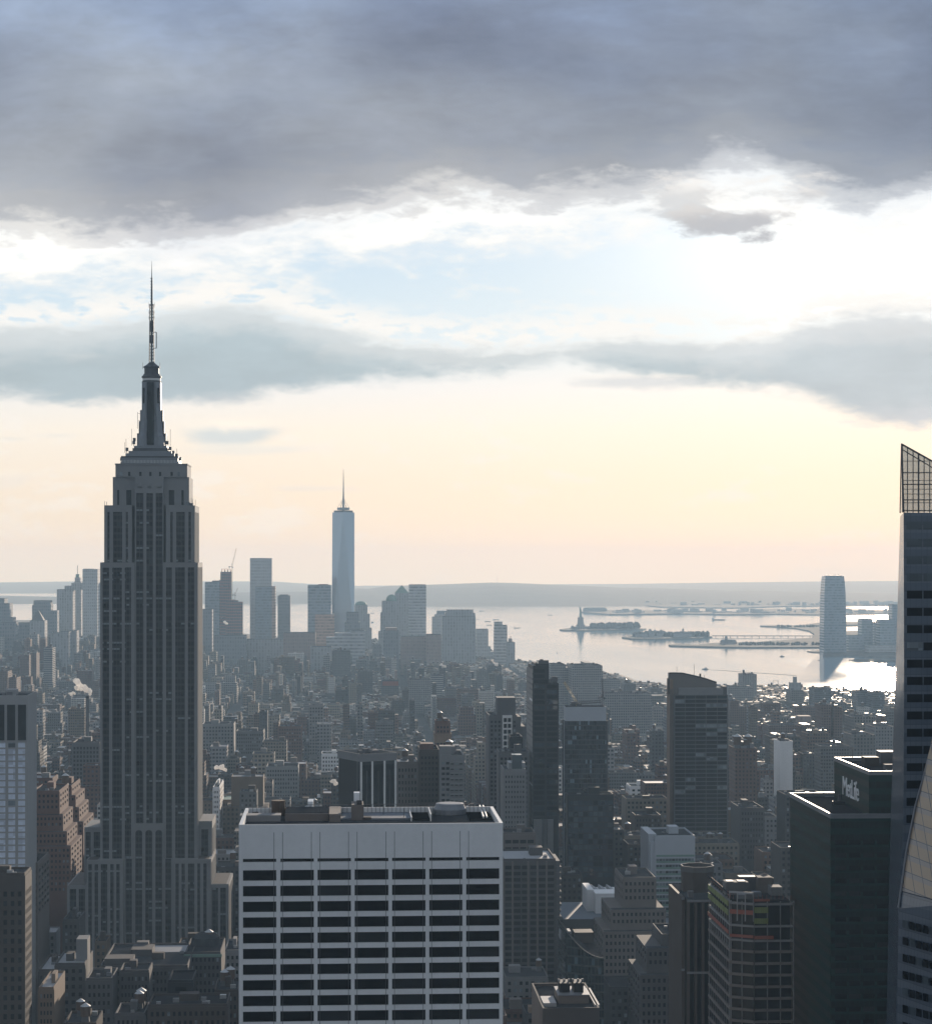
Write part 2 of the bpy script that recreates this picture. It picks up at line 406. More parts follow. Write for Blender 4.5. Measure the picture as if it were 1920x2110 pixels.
def roofwork(root, x0, x1, y0, y1, z, par=1.2, mat='roof', wall='grey', clutter=3, seed=0, tank=0):
    """parapet, roof surface, bulkhead, plant and water tanks"""
    R = random.Random(seed+3); b = MB(); t = min(.5, (x1-x0)*.06)
    b.box(x0, x1, y0, y0+t, z, z+par); b.box(x0, x1, y1-t, y1, z, z+par); b.box(x0, x0+t, y0+t, y1-t, z, z+par); b.box(x1-t, x1, y0+t, y1-t, z, z+par)
    b.build('parapet', M[wall], root)
    box('roof', M[mat], root, x0+t, x1-t, y0+t, y1-t, z, z+.12)
    w, d = x1-x0, y1-y0
    if clutter > 0:
        bx, by = x0+w*R.uniform(.25, .6), y0+d*R.uniform(.3, .6)
        box('roof_bulkhead', M[wall], root, bx, bx+w*.25, by, by+d*.25, z+.12, z+R.uniform(2.8, 5))
    for i in range(clutter-1):
        px, py, s_ = R.uniform(x0+t+1, x1-t-3), R.uniform(y0+t+1, y1-t-3), R.uniform(.8, 2)
        box('air_handler', M[R.choice(['alum', 'grey', 'tankroof'])], root, px, px+s_*1.4, py, py+s_, z+.13, z+.12+s_*.9)
    for i in range(tank): watertank(root, R.uniform(x0+3, x1-3), R.uniform(y0+3, y1-3), z+.12, R.uniform(1.7, 2.3))
def watertank(root, x, y, z, r):
    b = MB(); b.cyl(x, y, z+2.6, z+2.6+r*2, r, r*.96, 12); o = b.build('water_tank', M['wood'], root)
    MB().cyl(x, y, z+2.6+r*2, z+2.6+r*2+r*.7, r*1.08, .05, 12).build('tank_roof', M['tankroof'], o)
    l = MB(); l.prism([(x-r*.8, y-r*.8), (x+r*.8, y-r*.8), (x+r*.8, y+r*.8), (x-r*.8, y+r*.8)], z, z+2.6, .85)
    l.build('tank_frame', M['steel'], o)

FOOT = []                       # footprints taken by the named buildings: x0, x1, y0, y1
HERO = []                       # what they cover in the picture: y, X0, X1, Ytop
def site(Xl, Xr, Yt, y, D, reg=True):
    x0, x1 = wx(Xl, y), wx(Xr, y); z = zz((Xl+Xr)/2, Yt, y)
    if reg: FOOT.append((x0, x1, y, y+D)); HERO.append((y, Xl, Xr, Yt))
    xm, ym = (x0+x1)/2, y+D/2
    return (x1-x0)/2, z-drop(xm, ym), (xm, ym, drop(xm, ym))
def tower(name, label, Xl, Xr, Yt, y, D, wall='grey', mats=('glass',), cols=6, cf=.7, fh=3.9, rf=.55, Yb=None, top=3.0, t=.35, sides='', scols=5, par=1.2,
          roof='roof', clutter=3, tank=0, cat='office tower', wname='window', vertical=False, rot=0, group=None, lim=100, pick=.12):
    """a tower given by its front face in the photograph; windows on the front and on the side one can see"""
    h, z, loc = site(Xl, Xr, Yt, y, D)
    r = thing(name, label, cat, loc, rot, group); wb = MB(); h -= t
    if h < 1: h = 1
    wb.box(-h, h, -D/2+t, D/2, 0, z-par)
    zb = zz((Xl+Xr)/2, Yb, y) if Yb else max(0, z-220)
    zb = max(zb, 0); z1 = z-par
    rows = [(zb+1, z1-top)] if vertical else floors(zb, z1, fh, rf, top)
    bud = Budget(lim); mt = [M[k] for k in mats]; sd_ = hash(name) % 1000 if False else len(FOOT)
    grid(wb, r, 'F', -h, h, 0, z1, -D/2+t, even(-h, h, cols, cf), rows, t, mt, bud, wname, True, sd_, pick)
    for f in sides:
        grid(wb, r, f, -D/2+t, D/2, 0, z1, h if f == 'R' else -h, even(-D/2+t, D/2, scols, cf), rows, t, mt, bud, wname, False, sd_+1, pick)
    wb.build('wall', M[wall], r); flush(bud, r, wname)
    roofwork(r, -h, h, -D/2+t, D/2, z1, par, roof, wall, clutter, len(FOOT), tank)
    r['h'] = z; return r

# ================================================================== near towers
def add_block(r, name, mat, y, Xl, Xr, Yt, Yb, dy, D):
    """a further box of the same building, placed from the photograph: front at y+dy"""
    yy = y+dy; L = r.location; x0, x1 = wx(Xl, yy)-L.x, wx(Xr, yy)-L.x
    z1, z0 = zz((Xl+Xr)/2, Yt, yy)-L.z, (zz((Xl+Xr)/2, Yb, yy)-L.z if Yb else 0)
    return box(name, M[mat], r, x0, x1, yy-L.y, yy-L.y+D, z0, z1), (x0, x1, yy-L.y, yy-L.y+D, z0, z1)

# ---- white slab in the foreground
def white_slab():
    y, D = 560.0, 38.0
    h, z, loc = site(492, 1036, 1698, y, D)
    r = thing('office_tower', 'broad white office slab with black window strips and a cluttered roof, nearest at bottom centre', 'office tower', loc)
    w = MB(); t = .9; y0 = -D/2
    hf = h; h2 = h-t; w.box(-h2, h2, y0+t, D/2, 0, z-2.0)
    s = 2*h/544.0
    cols = [(-h+(v-240)/2.62*s, -h+(q-240)/2.62*s) for v, q in ((262, 441), (463, 643), (663, 843), (863, 1045), (1065, 1246), (1266, 1446), (1466, 1646))]
    zY = lambda Y: zz(764, Y, y)-loc[2]
    rows = [(zY(1775.5), zY(1768.5))]
    rows += [(zY(1792+32.3*i+22), zY(1792+32.3*i)) for i in range(12)]
    rows = [q for q in rows][::-1]
    bud = Budget(100)
    grid(w, r, 'F', -h2, h2, zY(2215), z-2.0, y0+t, cols, rows, t, [M['glass'], M['black']], bud, 'window_strip', True, 5, .1)
    w.build('wall', M['white'], r); flush(bud, r, 'window_strip')
    for i in range(1, 7):
        xx = (cols[i-1][1]+cols[i][0])/2
        for k in (-1, 1): box('joint', M['dgrey'], r, xx+k*1.12-.06, xx+k*1.12+.06, y0-.03, y0+.1, zY(2205), z-2.05)
    # roof
    zr = z-2.0
    p = MB(); p.box(-h, h, y0, y0+.5, zr, z); p.box(-h, h, D/2-.5, D/2, zr, z); p.box(-h, -h+.9, y0+.5, D/2-.5, zr, z); p.box(h-.9, h, y0+.5, D/2-.5, zr, z)
    p.build('parapet', M['white'], r)
    box('roof', M['roof'], r, -h+.9, h-.9, y0+.5, D/2-.5, zr, zr+.15)
    def RP(X, Y):
        x, yy = roofpt(X, Y, loc[2]+zr); return x-loc[0], yy-loc[1]
    def item(name, mat, X0, X1, Yf, Yb, hh):
        a, c = RP(X0, Yf); b, _ = RP(X1, Yf); _, e = RP(X0, Yb)
        return box(name, M[mat], r, a, b, max(c, y0+.6), min(e, D/2-.6), zr+.16, zr+.16+hh)
    item('penthouse', 'beige', 587, 677, 1694, 1669, 2.0); item('penthouse_roof', 'roof', 587.5, 676.5, 1693, 1669.5, 2.15)
    item('penthouse', 'beige', 678, 702, 1696, 1672, 2.2)
    item('equipment_screen', 'grey', 494, 578, 1695, 1690, 1.7)
    item('roof_slab', 'blueroof', 702, 850, 1692, 1674, .5)
    item('chimney', 'beige', 724, 749, 1692, 1684, 4.2); item('chimney', 'droof', 735, 746, 1691.5, 1685, 4.6)
    item('vent_box', 'sign', 729, 741, 1683, 1680, 6.4)
    item('vent_box', 'sign', 635, 646, 1674, 1670, 3.6)
    item('vent_box', 'brown', 747, 765, 1692, 1690, .8)
    item('equipment_well', 'pitshade', 849, 886, 1693, 1667, .4)
    item('equipment_well', 'pitshade', 968, 1014, 1693, 1667, .4)
    item('well_curb', 'whitepaint', 886.5, 889, 1694, 1667, 1.9)
    item('well_curb', 'whitepaint', 846.5, 848.6, 1694, 1667, 1.2)
    x, yy = RP(928, 1682)
    MB().lathe(x, yy+4, [(4.6, zr+.2), (4.6, zr+1.6), (4.1, zr+2.5), (3.9, zr+3.1), (3.3, zr+3.2)], 20).build('cooling_tower', M['alum'], r)
    x, yy = RP(573, 1684)
    tk = MB(); tk.cyl(x, yy+2, zr+.3, zr+4.4, 1.9, 1.9, 14); tk.build('water_tank', M['wood'], r)
    pb = MB()
    for X in (996, 1003):
        a = RP(X, 1692); b = RP(X-8, 1668); pb.tube((*a, zr+1.0), (*b, zr+1.0), .28, 6)
    pb.build('duct_pipe', M['whitepaint'], r)
    pb = MB(); a = RP(520, 1681); b = RP(572, 1678); pb.tube((*a, zr+.8), (*b, zr+.8), .2, 6); pb.build('duct_pipe', M['dgrey'], r)
    rl = MB()
    for i in range(60):
        xx = -h+.9+i*(2*h-1.8)/59; rl.box(xx-.05, xx+.05, D/2-.75, D/2-.65, zr, z+.9)
    rl.box(-h+.9, h-.9, D/2-.74, D/2-.66, z+.85, z+.95); rl.build('railing', M['steel'], r)
    for X, Y in ((790, 1684), (832, 1690), (660, 1690)):
        x, yy = RP(X, Y); MB().tube((x, yy, zr), (x, yy, zr+3.2), .08, 5).build('antenna', M['steel'], r)
white_slab()

# ---- the spired skyscraper
def bay_mat():
    m, g, b, o = newmat('window_bay')
    tc = g.n('ShaderNodeTexCoord'); P = g.xyz(tc.outputs['Object']); n = g.xyz(tc.outputs['Normal'])
    isx = g.m('GREATER_THAN', g.m('ABSOLUTE', n[0]), g.m('ABSOLUTE', n[1])); h = g.mixf(isx, P[0], P[1])
    hx = g.m('DIVIDE', h, 1.95); hz = g.m('DIVIDE', P[2], 3.85)
    mull = g.m('LESS_THAN', g.m('FRACT', hx), .17)
    wn = g.n('ShaderNodeTexWhiteNoise', noise_dimensions='3D'); g.set(wn.inputs['Vector'], g.comb(g.m('FLOOR', hx), g.m('FLOOR', hz), 0))
    wf = g.n('ShaderNodeTexWhiteNoise', noise_dimensions='2D'); g.set(wf.inputs['Vector'], g.comb(g.m('FLOOR', hz), g.m('FLOOR', g.m('DIVIDE', h, 14.0)), 0))
    sp = g.m('LESS_THAN', g.m('FRACT', hz), .36)
    lit = g.m('MULTIPLY', g.m('MULTIPLY', g.m('GREATER_THAN', wf.outputs[0], .80), g.m('GREATER_THAN', wn.outputs[0], .35)), g.m('GREATER_THAN', g.m('FRACT', hz), .72))
    b.inputs['Specular IOR Level'].default_value = .12
    gl = g.v('SCALE', (.007, .009, .012), None, g.m('MULTIPLY_ADD', wn.outputs[0], 1.5, .3))
    gl = g.mix(g.m('MULTIPLY', g.m('GREATER_THAN', wn.outputs[0], .90), .5), gl, (.06, .07, .078, 1))
    gl = g.mix(g.m('MULTIPLY', lit, .75), gl, (.30, .34, .36, 1))
    c = g.mix(sp, gl, (.042, .041, .044, 1)); c = g.mix(g.m('MULTIPLY', mull, .75), c, (.075, .072, .074, 1))
    g.set(b.inputs['Base Color'], c)
    g.set(b.inputs['Roughness'], g.mixf(g.m('MAXIMUM', sp, mull), .2, .6)); return m
BAY = bay_mat()
def spired():
    yF = 1310.0; xc = wx(306, yF); yc = yF+21.5
    loc = (xc, yc, drop(xc, yc))
    r = thing('skyscraper', 'tall art deco limestone skyscraper with stepped shoulders, domed mast and long antenna spire', 'skyscraper', loc)
    FOOT.append((wx(139, 1300), wx(478, 1300), 1285, 1375)); HERO.append((yF, 206, 414, 1100)); HERO.append((1300, 140, 476, 1800))
    lx = lambda X, y=yF: wx(X, y)-xc
    lz = lambda Y, y=yF: zz(306, Y, y)-loc[2]
    w = MB()
    def bays(iv, zb, zt, plane, face='F', y=yF):
        for a, b in iv:
            if face == 'F': MB().box(a, b, plane-.06, plane+.02, zb, zt).build('window_bay', BAY, r)
            else: MB().box(plane-.02, plane+.06, a, b, zb, zt).build('window_bay', BAY, r)
    def tier(x0, x1, y0, y1, z0, z1, iv, t=.8, topb=3.0, botb=0.0, side=0):
        """a box whose front carries piers proud of recessed window bays"""
        w.box(x0, x1, y0+t, y1, z0, z1)
        for a, b in gaps(x0, x1, iv): w.box(a, b, y0, y0+t, z0, z1)
        for a, b in iv:
            w.box(a, b, y0, y0+t, z1-topb, z1)
            if botb: w.box(a, b, y0, y0+t, z0, z0+botb)
        bays(iv, z0+botb, z1-topb, y0+t)
        if side:
            ys = even(y0+t, y1, side, .62, .8)
            for a, b in gaps(y0+t, y1, ys): w.box(x1, x1+.6, a, b, z0, z1)
            for a, b in ys: w.box(x1, x1+.6, a, b, z1-topb, z1)
            bays(ys, z0, z1-topb, x1, 'R')
    fy = -21.5                                     # front plane of the shaft
    zA, zB, zC, zD = lz(1159), lz(1041), lz(982), lz(957)
    zW = lz(1769.5)
    # shaft: two wings and the recessed centre
    tier(lx(206.3), lx(277), fy, 21.5, zW, zA, [(lx(211.4), lx(224.6)), (lx(231.3), lx(251)), (lx(257), lx(270))])
    tier(lx(336), lx(405.6), fy, 21.5, zW, zA, [(lx(342), lx(354.4)), (lx(361), lx(381)), (lx(387), lx(400.5))], side=5)
    ctr = [(lx(279.5), lx(294.8)), (lx(300.9), lx(314.5)), (lx(320), lx(334.6))]
    zArch = lz(1698)
    tier(lx(277)+.01, lx(336)-.01, fy+2.2, 21, zArch, zC-6, ctr, topb=4)
    # upper wings
    Z1 = lambda v: lx(200+v/4.383)
    tier(lx(213.6), lx(271), fy+2.6, 19, zA, zB, [(Z1(88), Z1(108)), (Z1(140), Z1(222)), (Z1(255), Z1(275))], topb=4)
    tier(lx(341), lx(398.8), fy+2.6, 19, zA, zB, [(Z1(657), Z1(680)), (Z1(712), Z1(790)), (Z1(822), Z1(845))], topb=4, side=4)
    # shoulders
    w.box(lx(230), lx(277), fy+6.4, 17, zB, zC); w.box(lx(336), lx(388), fy+6.4, 17, zB, zC)
    for a, b in ((172, 190), (255, 300), (640, 690), (755, 775)):
        MB().box(Z1(a), Z1(b), fy+6.33, fy+6.42, lz(1040), lz(1009)).build('window_slot', M['glass'], r)
    for a, b in ((300, 640),): w.box(lx(277)+.02, lx(336)-.02, fy+2.4, 17, zC-6, zC)
    for c in (383, 470, 560):                       # stone reliefs over the centre bays
        MB().box(Z1(c-18), Z1(c+18), fy+2.2, fy+2.4, lz(1005), lz(994)).build('stone_relief', M['lime'], r)
    w.box(lx(236), lx(384.5), fy+5, 15, zC, zD)
    w.box(lx(235), lx(385.5), fy+4.6, 15.4, zD, zD+.8)
    for c in (213, 283, 385, 475, 563, 668, 732):
        MB().box(Z1(c-10), Z1(c+10), fy+4.93, fy+5.02, lz(980), lz(971.5)).build('window', M['blinds' if c in (213, 732) else 'glass'], r)
    # lower wings
    fy2 = fy-5
    def sub(ivpx, s=4.826, o=120): return [(lx(o+a/s), lx(o+b/s)) for a, b in ivpx]
    tier(lx(180), lx(255.7), fy2, 21, 0, zW, sub(((308, 343), (370, 405), (432, 497), (525, 560), (585, 620))), topb=2.6)
    tier(lx(357), lx(434), fy2, 21, 0, zW, sub(((1172, 1205), (1232, 1265), (1295, 1360), (1388, 1418), (1448, 1482))), topb=2.6, side=4)
    tier(lx(170), lx(206)-.02, fy+9, 26, 0, lz(1708), sub(((255, 305), (335, 408))), topb=3)
    tier(lx(405.6)+.65, lx(433), fy+9, 26, 0, lz(1697), sub(((1412, 1482),)), topb=5, side=3)
    tier(lx(139.7), lx(179.7), fy2+1.5, 30, 0, lz(1822), sub(((120, 185), (210, 272))), topb=2.2)
    tier(lx(434.3)+.6, lx(470), fy2+1.5, 22, 0, lz(1822), sub(((1532, 1592), (1614, 1672))), topb=2.2, side=4)
    tier(lx(255.8), lx(277), fy-1, 21, 0, zW, [(lx(259), lx(272))], topb=.1)
    tier(lx(336), lx(356.9), fy-1, 21, 0, zW, [(lx(341), lx(353))], topb=.1)
    c3 = sub(((768, 838), (868, 938), (968, 1036)))
    tier(lx(277)+.02, lx(336)-.02, fy-1.5, 21, 0, zArch, c3, topb=3.5)
    for a, b in c3:                                 # round heads of the three centre bays
        m_ = (a+b)/2; rr = (b-a)/2; n = 10
        ring = [(m_+rr*math.cos(math.pi*i/n), rr*math.sin(math.pi*i/n)) for i in range(n+1)]
        zc = zArch-3.5-rr; k = MB()
        vs = [(x_, fy-.8, zc+q_) for x_, q_ in ring]+[(x_, fy-.8, zArch-3.5) for x_, q_ in ring]
        vs2 = [(x_, fy-1.52, z_) for x_, _, z_ in vs]
        fs = [(i, i+1, n+2+i, n+1+i) for i in range(n)]
        k.add(vs2, [tuple(reversed(f)) for f in fs]); k.add([v for v in vs2[:n+1]]+vs[:n+1], [(i, i+1, n+2+i, n+1+i) for i in range(n)])
        k.build('arch', M['lime'], r)
    w.build('wall', M['lime'], r)
    for a, b, y0_, y1_, z_ in ((206.3, 277, fy, fy+2.6, zA), (336, 405.6, fy, fy+2.6, zA), (180, 206, fy2, fy+9, zW), (406, 434, fy2, fy+9, zW), (139.7, 179.7, fy2+1.5, 30, lz(1822)), (434.3, 470, fy2+1.5, 22, lz(1822))):
        MB().box(lx(a)+.9, lx(b)-.9, y0_+.9, y1_-.02, z_, z_+.1).build('roof_terrace', M['brown'], r)
    # observatory deck and stepped base of the mast
    yM = -1.0; ym = yc+yM; mx = wx(312.6, ym)-xc
    pz = lambda Y: zz(312.6, Y, ym)-loc[2]
    ppm = vx(312.6, ym)[0]/F
    def sq(Xl, Xr, Yb, Yt, mat, name, D=None):
        h = (Xr-Xl)/2*ppm; d = (D or h)
        return MB().box(mx-h, mx+h, yM-d, yM+d, pz(Yb), pz(Yt)).build(name, M[mat], r)
    sq(253, 371, 957, 953, 'alum', 'observation_deck', 14); dk = MB()
    for i in range(40):
        xx = mx-17+i*34/39; dk.box(xx-.12, xx+.12, yM-14.2, yM-14, pz(956), pz(950))
    dk.build('deck_fence', M['whitepaint'], r)
    sq(255, 369, 953, 945, 'alum', 'mast_base', 13.5); sq(254, 370, 945, 942, 'darkalum', 'mast_base', 13.8); sq(262, 361, 942, 936, 'alum', 'mast_base', 12)
    sq(268, 355, 936, 931, 'alum', 'mast_base', 11); sq(274, 346, 931, 925, 'darkalum', 'mast_base', 10); sq(277, 343.5, 925, 920, 'alum', 'mast_base', 9)
    # flared mast with wings
    prof = [(340, 920), (338, 900), (335.5, 893), (334, 872), (332.6, 868), (331.8, 848), (331.5, 788)]
    sh = MB(); ring = []
    for X, Y in prof:
        a = (X-312.6)*ppm; c = a*.62
        ring.append([(mx+q*1.0, yM+u, pz(Y)) for q, u in ((-a, -c), (-c, -a), (c, -a), (a, -c), (a, c), (c, a), (-c, a), (-a, c))])
    sh.loft(ring); sh.build('mast', M['alum'], r)
    fin = MB()
    for sx in (-1, 1):
        for k, (d, Yt) in enumerate(((29.8, 893), (26.2, 868), (23.4, 845))):
            a0, a1 = sorted((mx+sx*16*ppm, mx+sx*d*ppm)); fin.box(a0, a1, yM-1.1, yM+1.1, pz(921), pz(Yt)+k*.01)
    fin.build('mast_wing', M['alum'], r)
    a = 7*ppm
    MB().box(mx-a, mx+a, yM-9.9, yM-5.9, pz(918), pz(790)).build('mast_window', M['glass'], r)
    for sx in (-1, 1):
        MB().box(mx+sx*14*ppm-.8, mx+sx*14*ppm+.8, yM-5.4, yM-4.2, pz(832), pz(800)).build('mast_window', M['glass'], r)
    L = lambda prof, nm, mt: MB().lathe(mx, yM, [(rp*ppm, pz(Y)) for rp, Y in prof], 20).build(nm, M[mt], r)
    L([(20.5, 788), (20.8, 786.5), (18.8, 786), (18.8, 779), (20.6, 778.5), (20.6, 775.5), (18.5, 774), (16.5, 770.5)], 'mast_gallery', 'darkalum')
    L([(18.95, 784.5), (18.95, 780)], 'gallery_window', 'whitepaint')
    L([(15.2, 771), (15.2, 758.5), (17.4, 757), (17.2, 755.5), (13, 753), (9, 750), (6, 747), (4.5, 746), (.5, 745.5)], 'mast_dome', 'darkalum')
    # antenna
    an = MB()
    R0 = 4.6*ppm; R1 = 3.5*ppm; n = 18
    for k in range(n):
        za, zb2 = pz(746-(746-628)*k/n), pz(746-(746-628)*(k+1)/n)
        ra, rb = R0+(R1-R0)*k/n, R0+(R1-R0)*(k+1)/n
        cn = [(-1, -1), (1, -1), (1, 1), (-1, 1)]
        for i in range(4):
            p, q = cn[i], cn[(i+1) % 4]
            an.tube((mx+p[0]*ra, yM+p[1]*ra, za), (mx+p[0]*rb, yM+p[1]*rb, zb2), .28)
            an.tube((mx+p[0]*ra, yM+p[1]*ra, za), (mx+q[0]*rb, yM+q[1]*rb, zb2), .14)
            an.tube((mx+p[0]*rb, yM+p[1]*rb, zb2), (mx+q[0]*rb, yM+q[1]*rb, zb2), .14)
    an.cyl(mx, yM, pz(746), pz(628), .55, .45, 8)
    an.cyl(mx, yM, pz(706), pz(690), 1.25, 1.25, 10); an.cyl(mx, yM, pz(684), pz(662), 1.0, 1.0, 10)
    an.cyl(mx, yM, pz(628), pz(575), .62, .38, 8); an.cyl(mx, yM, pz(575), pz(537), .3, .06, 6)
    for k in range(9):
        an.box(mx-.75, mx+.75, yM-.75, yM+.75, pz(622-k*6), pz(620.5-k*6))
    for Y in (627, 630, 643, 654):
        an.box(mx-1.7, mx+1.7, yM-.15, yM+.15, pz(Y)-.15, pz(Y)+.15); an.box(mx-.15, mx+.15, yM-1.7, yM+1.7, pz(Y)-.15, pz(Y)+.15)
        for sx in (-1, 1): an.tube((mx+sx*1.7, yM, pz(Y)-1.2), (mx+sx*1.7, yM, pz(Y)+1.2), .12)
    an.build('antenna', M['steel'], r)
    lp = MB(); a = 9.5*ppm
    lp.tube((mx+a, yM, pz(717)), (mx+a, yM, pz(684)), .3, 6); lp.tube((mx+a, yM, pz(717)), (mx+1, yM, pz(717)), .22, 6); lp.tube((mx+a, yM, pz(684)), (mx+1, yM, pz(684)), .22, 6)
    lp.build('side_aerial', M['steel'], r)
    # dishes and whips on the shoulders
    R = random.Random(5)
    for X, Y in ((278, 906), (277, 912), (345, 912), (351, 924), (357, 932), (364, 938), (263, 926), (252, 946), (371, 945)):
        b = MB(); x_ = mx+(X-312.6)*ppm; b.cyl(x_, yM-3, pz(Y+4), pz(Y-3), .9, .9, 8); b.tube((x_, yM-3, pz(Y+8)), (x_, yM-3, pz(Y)), .2); b.build('dish_antenna', M['steel'], r)
    for X, Yb, Yt in ((259, 930, 912), (261.5, 930, 905), (273, 915, 884), (352, 915, 885), (345, 915, 900), (285, 880, 850), (365, 945, 925), (398, 1041, 1028), (218, 1041, 1033), (222, 1041, 1034), (403, 1041, 1030), (395, 1041, 1026), (330.5, 757, 748), (295.5, 757, 748)):
        x_ = mx+(X-312.6)*ppm; MB().tube((x_, yM-4, pz(Yb+4)), (x_, yM-4, pz(Yt)), .16).build('whip_aerial', M['steel'], r)
    b = MB(); x_ = mx+(285-312.6)*ppm
    for Y in (852, 866): b.tube((x_, yM, pz(Y)), (x_+2, yM, pz(Y)), .15)
    b.build('side_aerial', M['steel'], r)
    for X, Y in ((381, 1032), (386, 1034), (393, 1036)):
        MB().cyl(lx(X), fy+4.5, lz(1041), lz(Y), 1.0, 1.3, 8).build('dish_antenna', M['alum'], r)
spired()

# ---- slanted glass tower at the right edge
def crystal():
    y = 600.0; P = lambda X, Y, yy: Vector((wx(X, yy), yy, zz(X, Y, yy)))
    o = Vector((wx(1960, 620), 625, 0)); FOOT.append((wx(1835, 600), wx(1835, 600)+75, 560, 690)); HERO.append((y, 1845, 2000, 1050))
    r = thing('skyscraper', 'faceted glass tower with a slanted open glass crown and cream lit facet at right edge', 'skyscraper', o)
    q = lambda v: tuple(v-o)
    yb = 668
    LB = [P(1842, 2330, 660), P(1836, 1850, 655), P(1841, 1640, 650), P(1850, 1380, 645), P(1857, 1056, 640)]   # rear edge of the narrow side
    fc = lambda X, Y: P(X, Y, 600)
    A = [fc(1852, 2330), fc(1851, 1871), fc(1861, 1640), fc(1863, 1380), fc(1861.5, 1056)]                      # front corner
    def edgeL(Y): # left outline as in the photograph
        pts = [(917, 1857.4), (1056, 1854.5), (1400, 1845), (1600, 1838.5), (1800, 1833), (2110, 1827.5), (2400, 1822)]
        for (a, b), (c, d) in zip(pts, pts[1:]):
            if a <= Y <= c: return b+(d-b)*(Y-a)/(c-a)
        return pts[-1][1]
    def edgeC(Y):
        pts = [(917, 1858.5), (1056, 1861.5), (1400, 1862.5), (1700, 1861), (1871, 1851.5), (2110, 1846), (2400, 1842)]
        for (a, b), (c, d) in zip(pts, pts[1:]):
            if a <= Y <= c: return b+(d-b)*(Y-a)/(c-a)
        return pts[-1][1]
    # horizontal sections every floor; the side recedes from corner edgeC to outline edgeL
    yl = 652.0
    Ys = [1056, 1150, 1250, 1400, 1550, 1700, 1871, 2000, 2110, 2400]
    rings = []
    for Y in Ys:
        c = fc(edgeC(Y), Y); zf = c.z; xl = wx(edgeL(Y), yl)
        rings.append([(c.x, 600, zf), (c.x+62, 600, zf), (c.x+62, yl, zf), (xl, yl, zf)])
    b = MB(); b.loft([[q(Vector(p)) for p in rg] for rg in rings[::-1]])
    m, g, bs, oo = newmat('silver_curtain_wall')
    tc = g.n('ShaderNodeTexCoord'); X3 = g.xyz(tc.outputs['Object']); n = g.xyz(tc.outputs['Normal'])
    isx = g.m('GREATER_THAN', g.m('ABSOLUTE', n[0]), g.m('ABSOLUTE', n[1])); h = g.mixf(isx, X3[0], X3[1])
    hz = g.m('FRACT', g.m('DIVIDE', X3[2], 4.75)); hx = g.m('FRACT', g.m('DIVIDE', h, 1.6))
    ln = g.m('MAXIMUM', g.m('LESS_THAN', hx, .05), g.m('LESS_THAN', hz, .03))
    vis = g.m('LESS_THAN', hz, .52)
    c = g.mix(vis, (.115, .145, .185, 1), (.085, .112, .15, 1)); c = g.mix(ln, c, (.05, .065, .085, 1))
    g.set(bs.inputs['Base Color'], c); g.set(bs.inputs['Roughness'], .22); g.set(bs.inputs['Metallic'], .15); g.set(bs.inputs['Specular IOR Level'], .7)
    b.build('curtain_wall', m, r)
    # floor windows on the front, one per bay
    zrows = []
    for i in range(31):
        zt = fc(1880, 1066+i*35.6).z; zrows.append((zt-2.3-.0, zt))
    k = 0
    for i, (z0, z1) in enumerate(zrows):
        Y = 1066+i*35.6
        if Y < 1700:
            x0 = fc(edgeC(Y)+6, Y).x
            for j in range(4):
                m_ = M['glass'] if not (i == 7 and j in (0, 2)) else M['blinds']
                pane('window', r, 'F', x0+j*4.8-o.x, x0+j*4.8+4.5-o.x, z0-o.z-1.2, z1-o.z-1.2, 600-.05-o.y, M['tint'] if i < 4 else m_)
    # the facet that leans out to the right, warm sky reflection painted in as cream, over grey
    def facet(name, pts, mat): 
        vs = [q(p) for p in pts]; back = [(v[0]+.3, v[1]+1.2, v[2]) for v in vs]; n_ = len(vs); b_ = MB()
        b_.add(vs+back, [tuple(range(n_)), tuple(range(2*n_-1, n_-1, -1))]+[(i, n_+i, n_+(i+1) % n_, (i+1) % n_) for i in range(n_)]); return b_.build(name, mat, r)
    m2, g2, b2, o2 = newmat('cream_reflection_wall')
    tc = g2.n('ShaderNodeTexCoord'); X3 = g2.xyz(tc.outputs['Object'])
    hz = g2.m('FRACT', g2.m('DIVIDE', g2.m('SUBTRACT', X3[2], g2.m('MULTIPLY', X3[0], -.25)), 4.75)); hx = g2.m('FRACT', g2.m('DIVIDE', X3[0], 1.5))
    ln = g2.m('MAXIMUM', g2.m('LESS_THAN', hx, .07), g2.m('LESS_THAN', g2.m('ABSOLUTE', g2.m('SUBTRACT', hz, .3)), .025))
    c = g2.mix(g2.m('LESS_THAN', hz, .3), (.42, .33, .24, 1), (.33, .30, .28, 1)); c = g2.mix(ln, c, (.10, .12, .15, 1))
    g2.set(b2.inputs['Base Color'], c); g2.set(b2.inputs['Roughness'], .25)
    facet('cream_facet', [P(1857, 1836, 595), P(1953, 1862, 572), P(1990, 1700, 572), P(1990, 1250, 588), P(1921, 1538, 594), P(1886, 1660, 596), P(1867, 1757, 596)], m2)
    facet('grey_facet', [P(1844, 2330, 594), P(1990, 2400, 560), P(1990, 1872, 562), P(1953, 1864, 571.9), P(1857, 1838, 594.9), P(1851, 1873, 595)], m)
    fr = MB()
    for (a, b_) in (((1851, 1871, 594.5), (1867, 1757, 595.4)), ((1867, 1757, 595.4), (1886, 1660, 595.4)), ((1886, 1660, 595.4), (1921, 1538, 593.4)), ((1921, 1538, 593.4), (1990, 1250, 587))):
        fr.tube(q(P(*a)), q(P(*b_)), .3, 6)
    fr.build('facet_edge', M['alum'], r)
    wk = 0
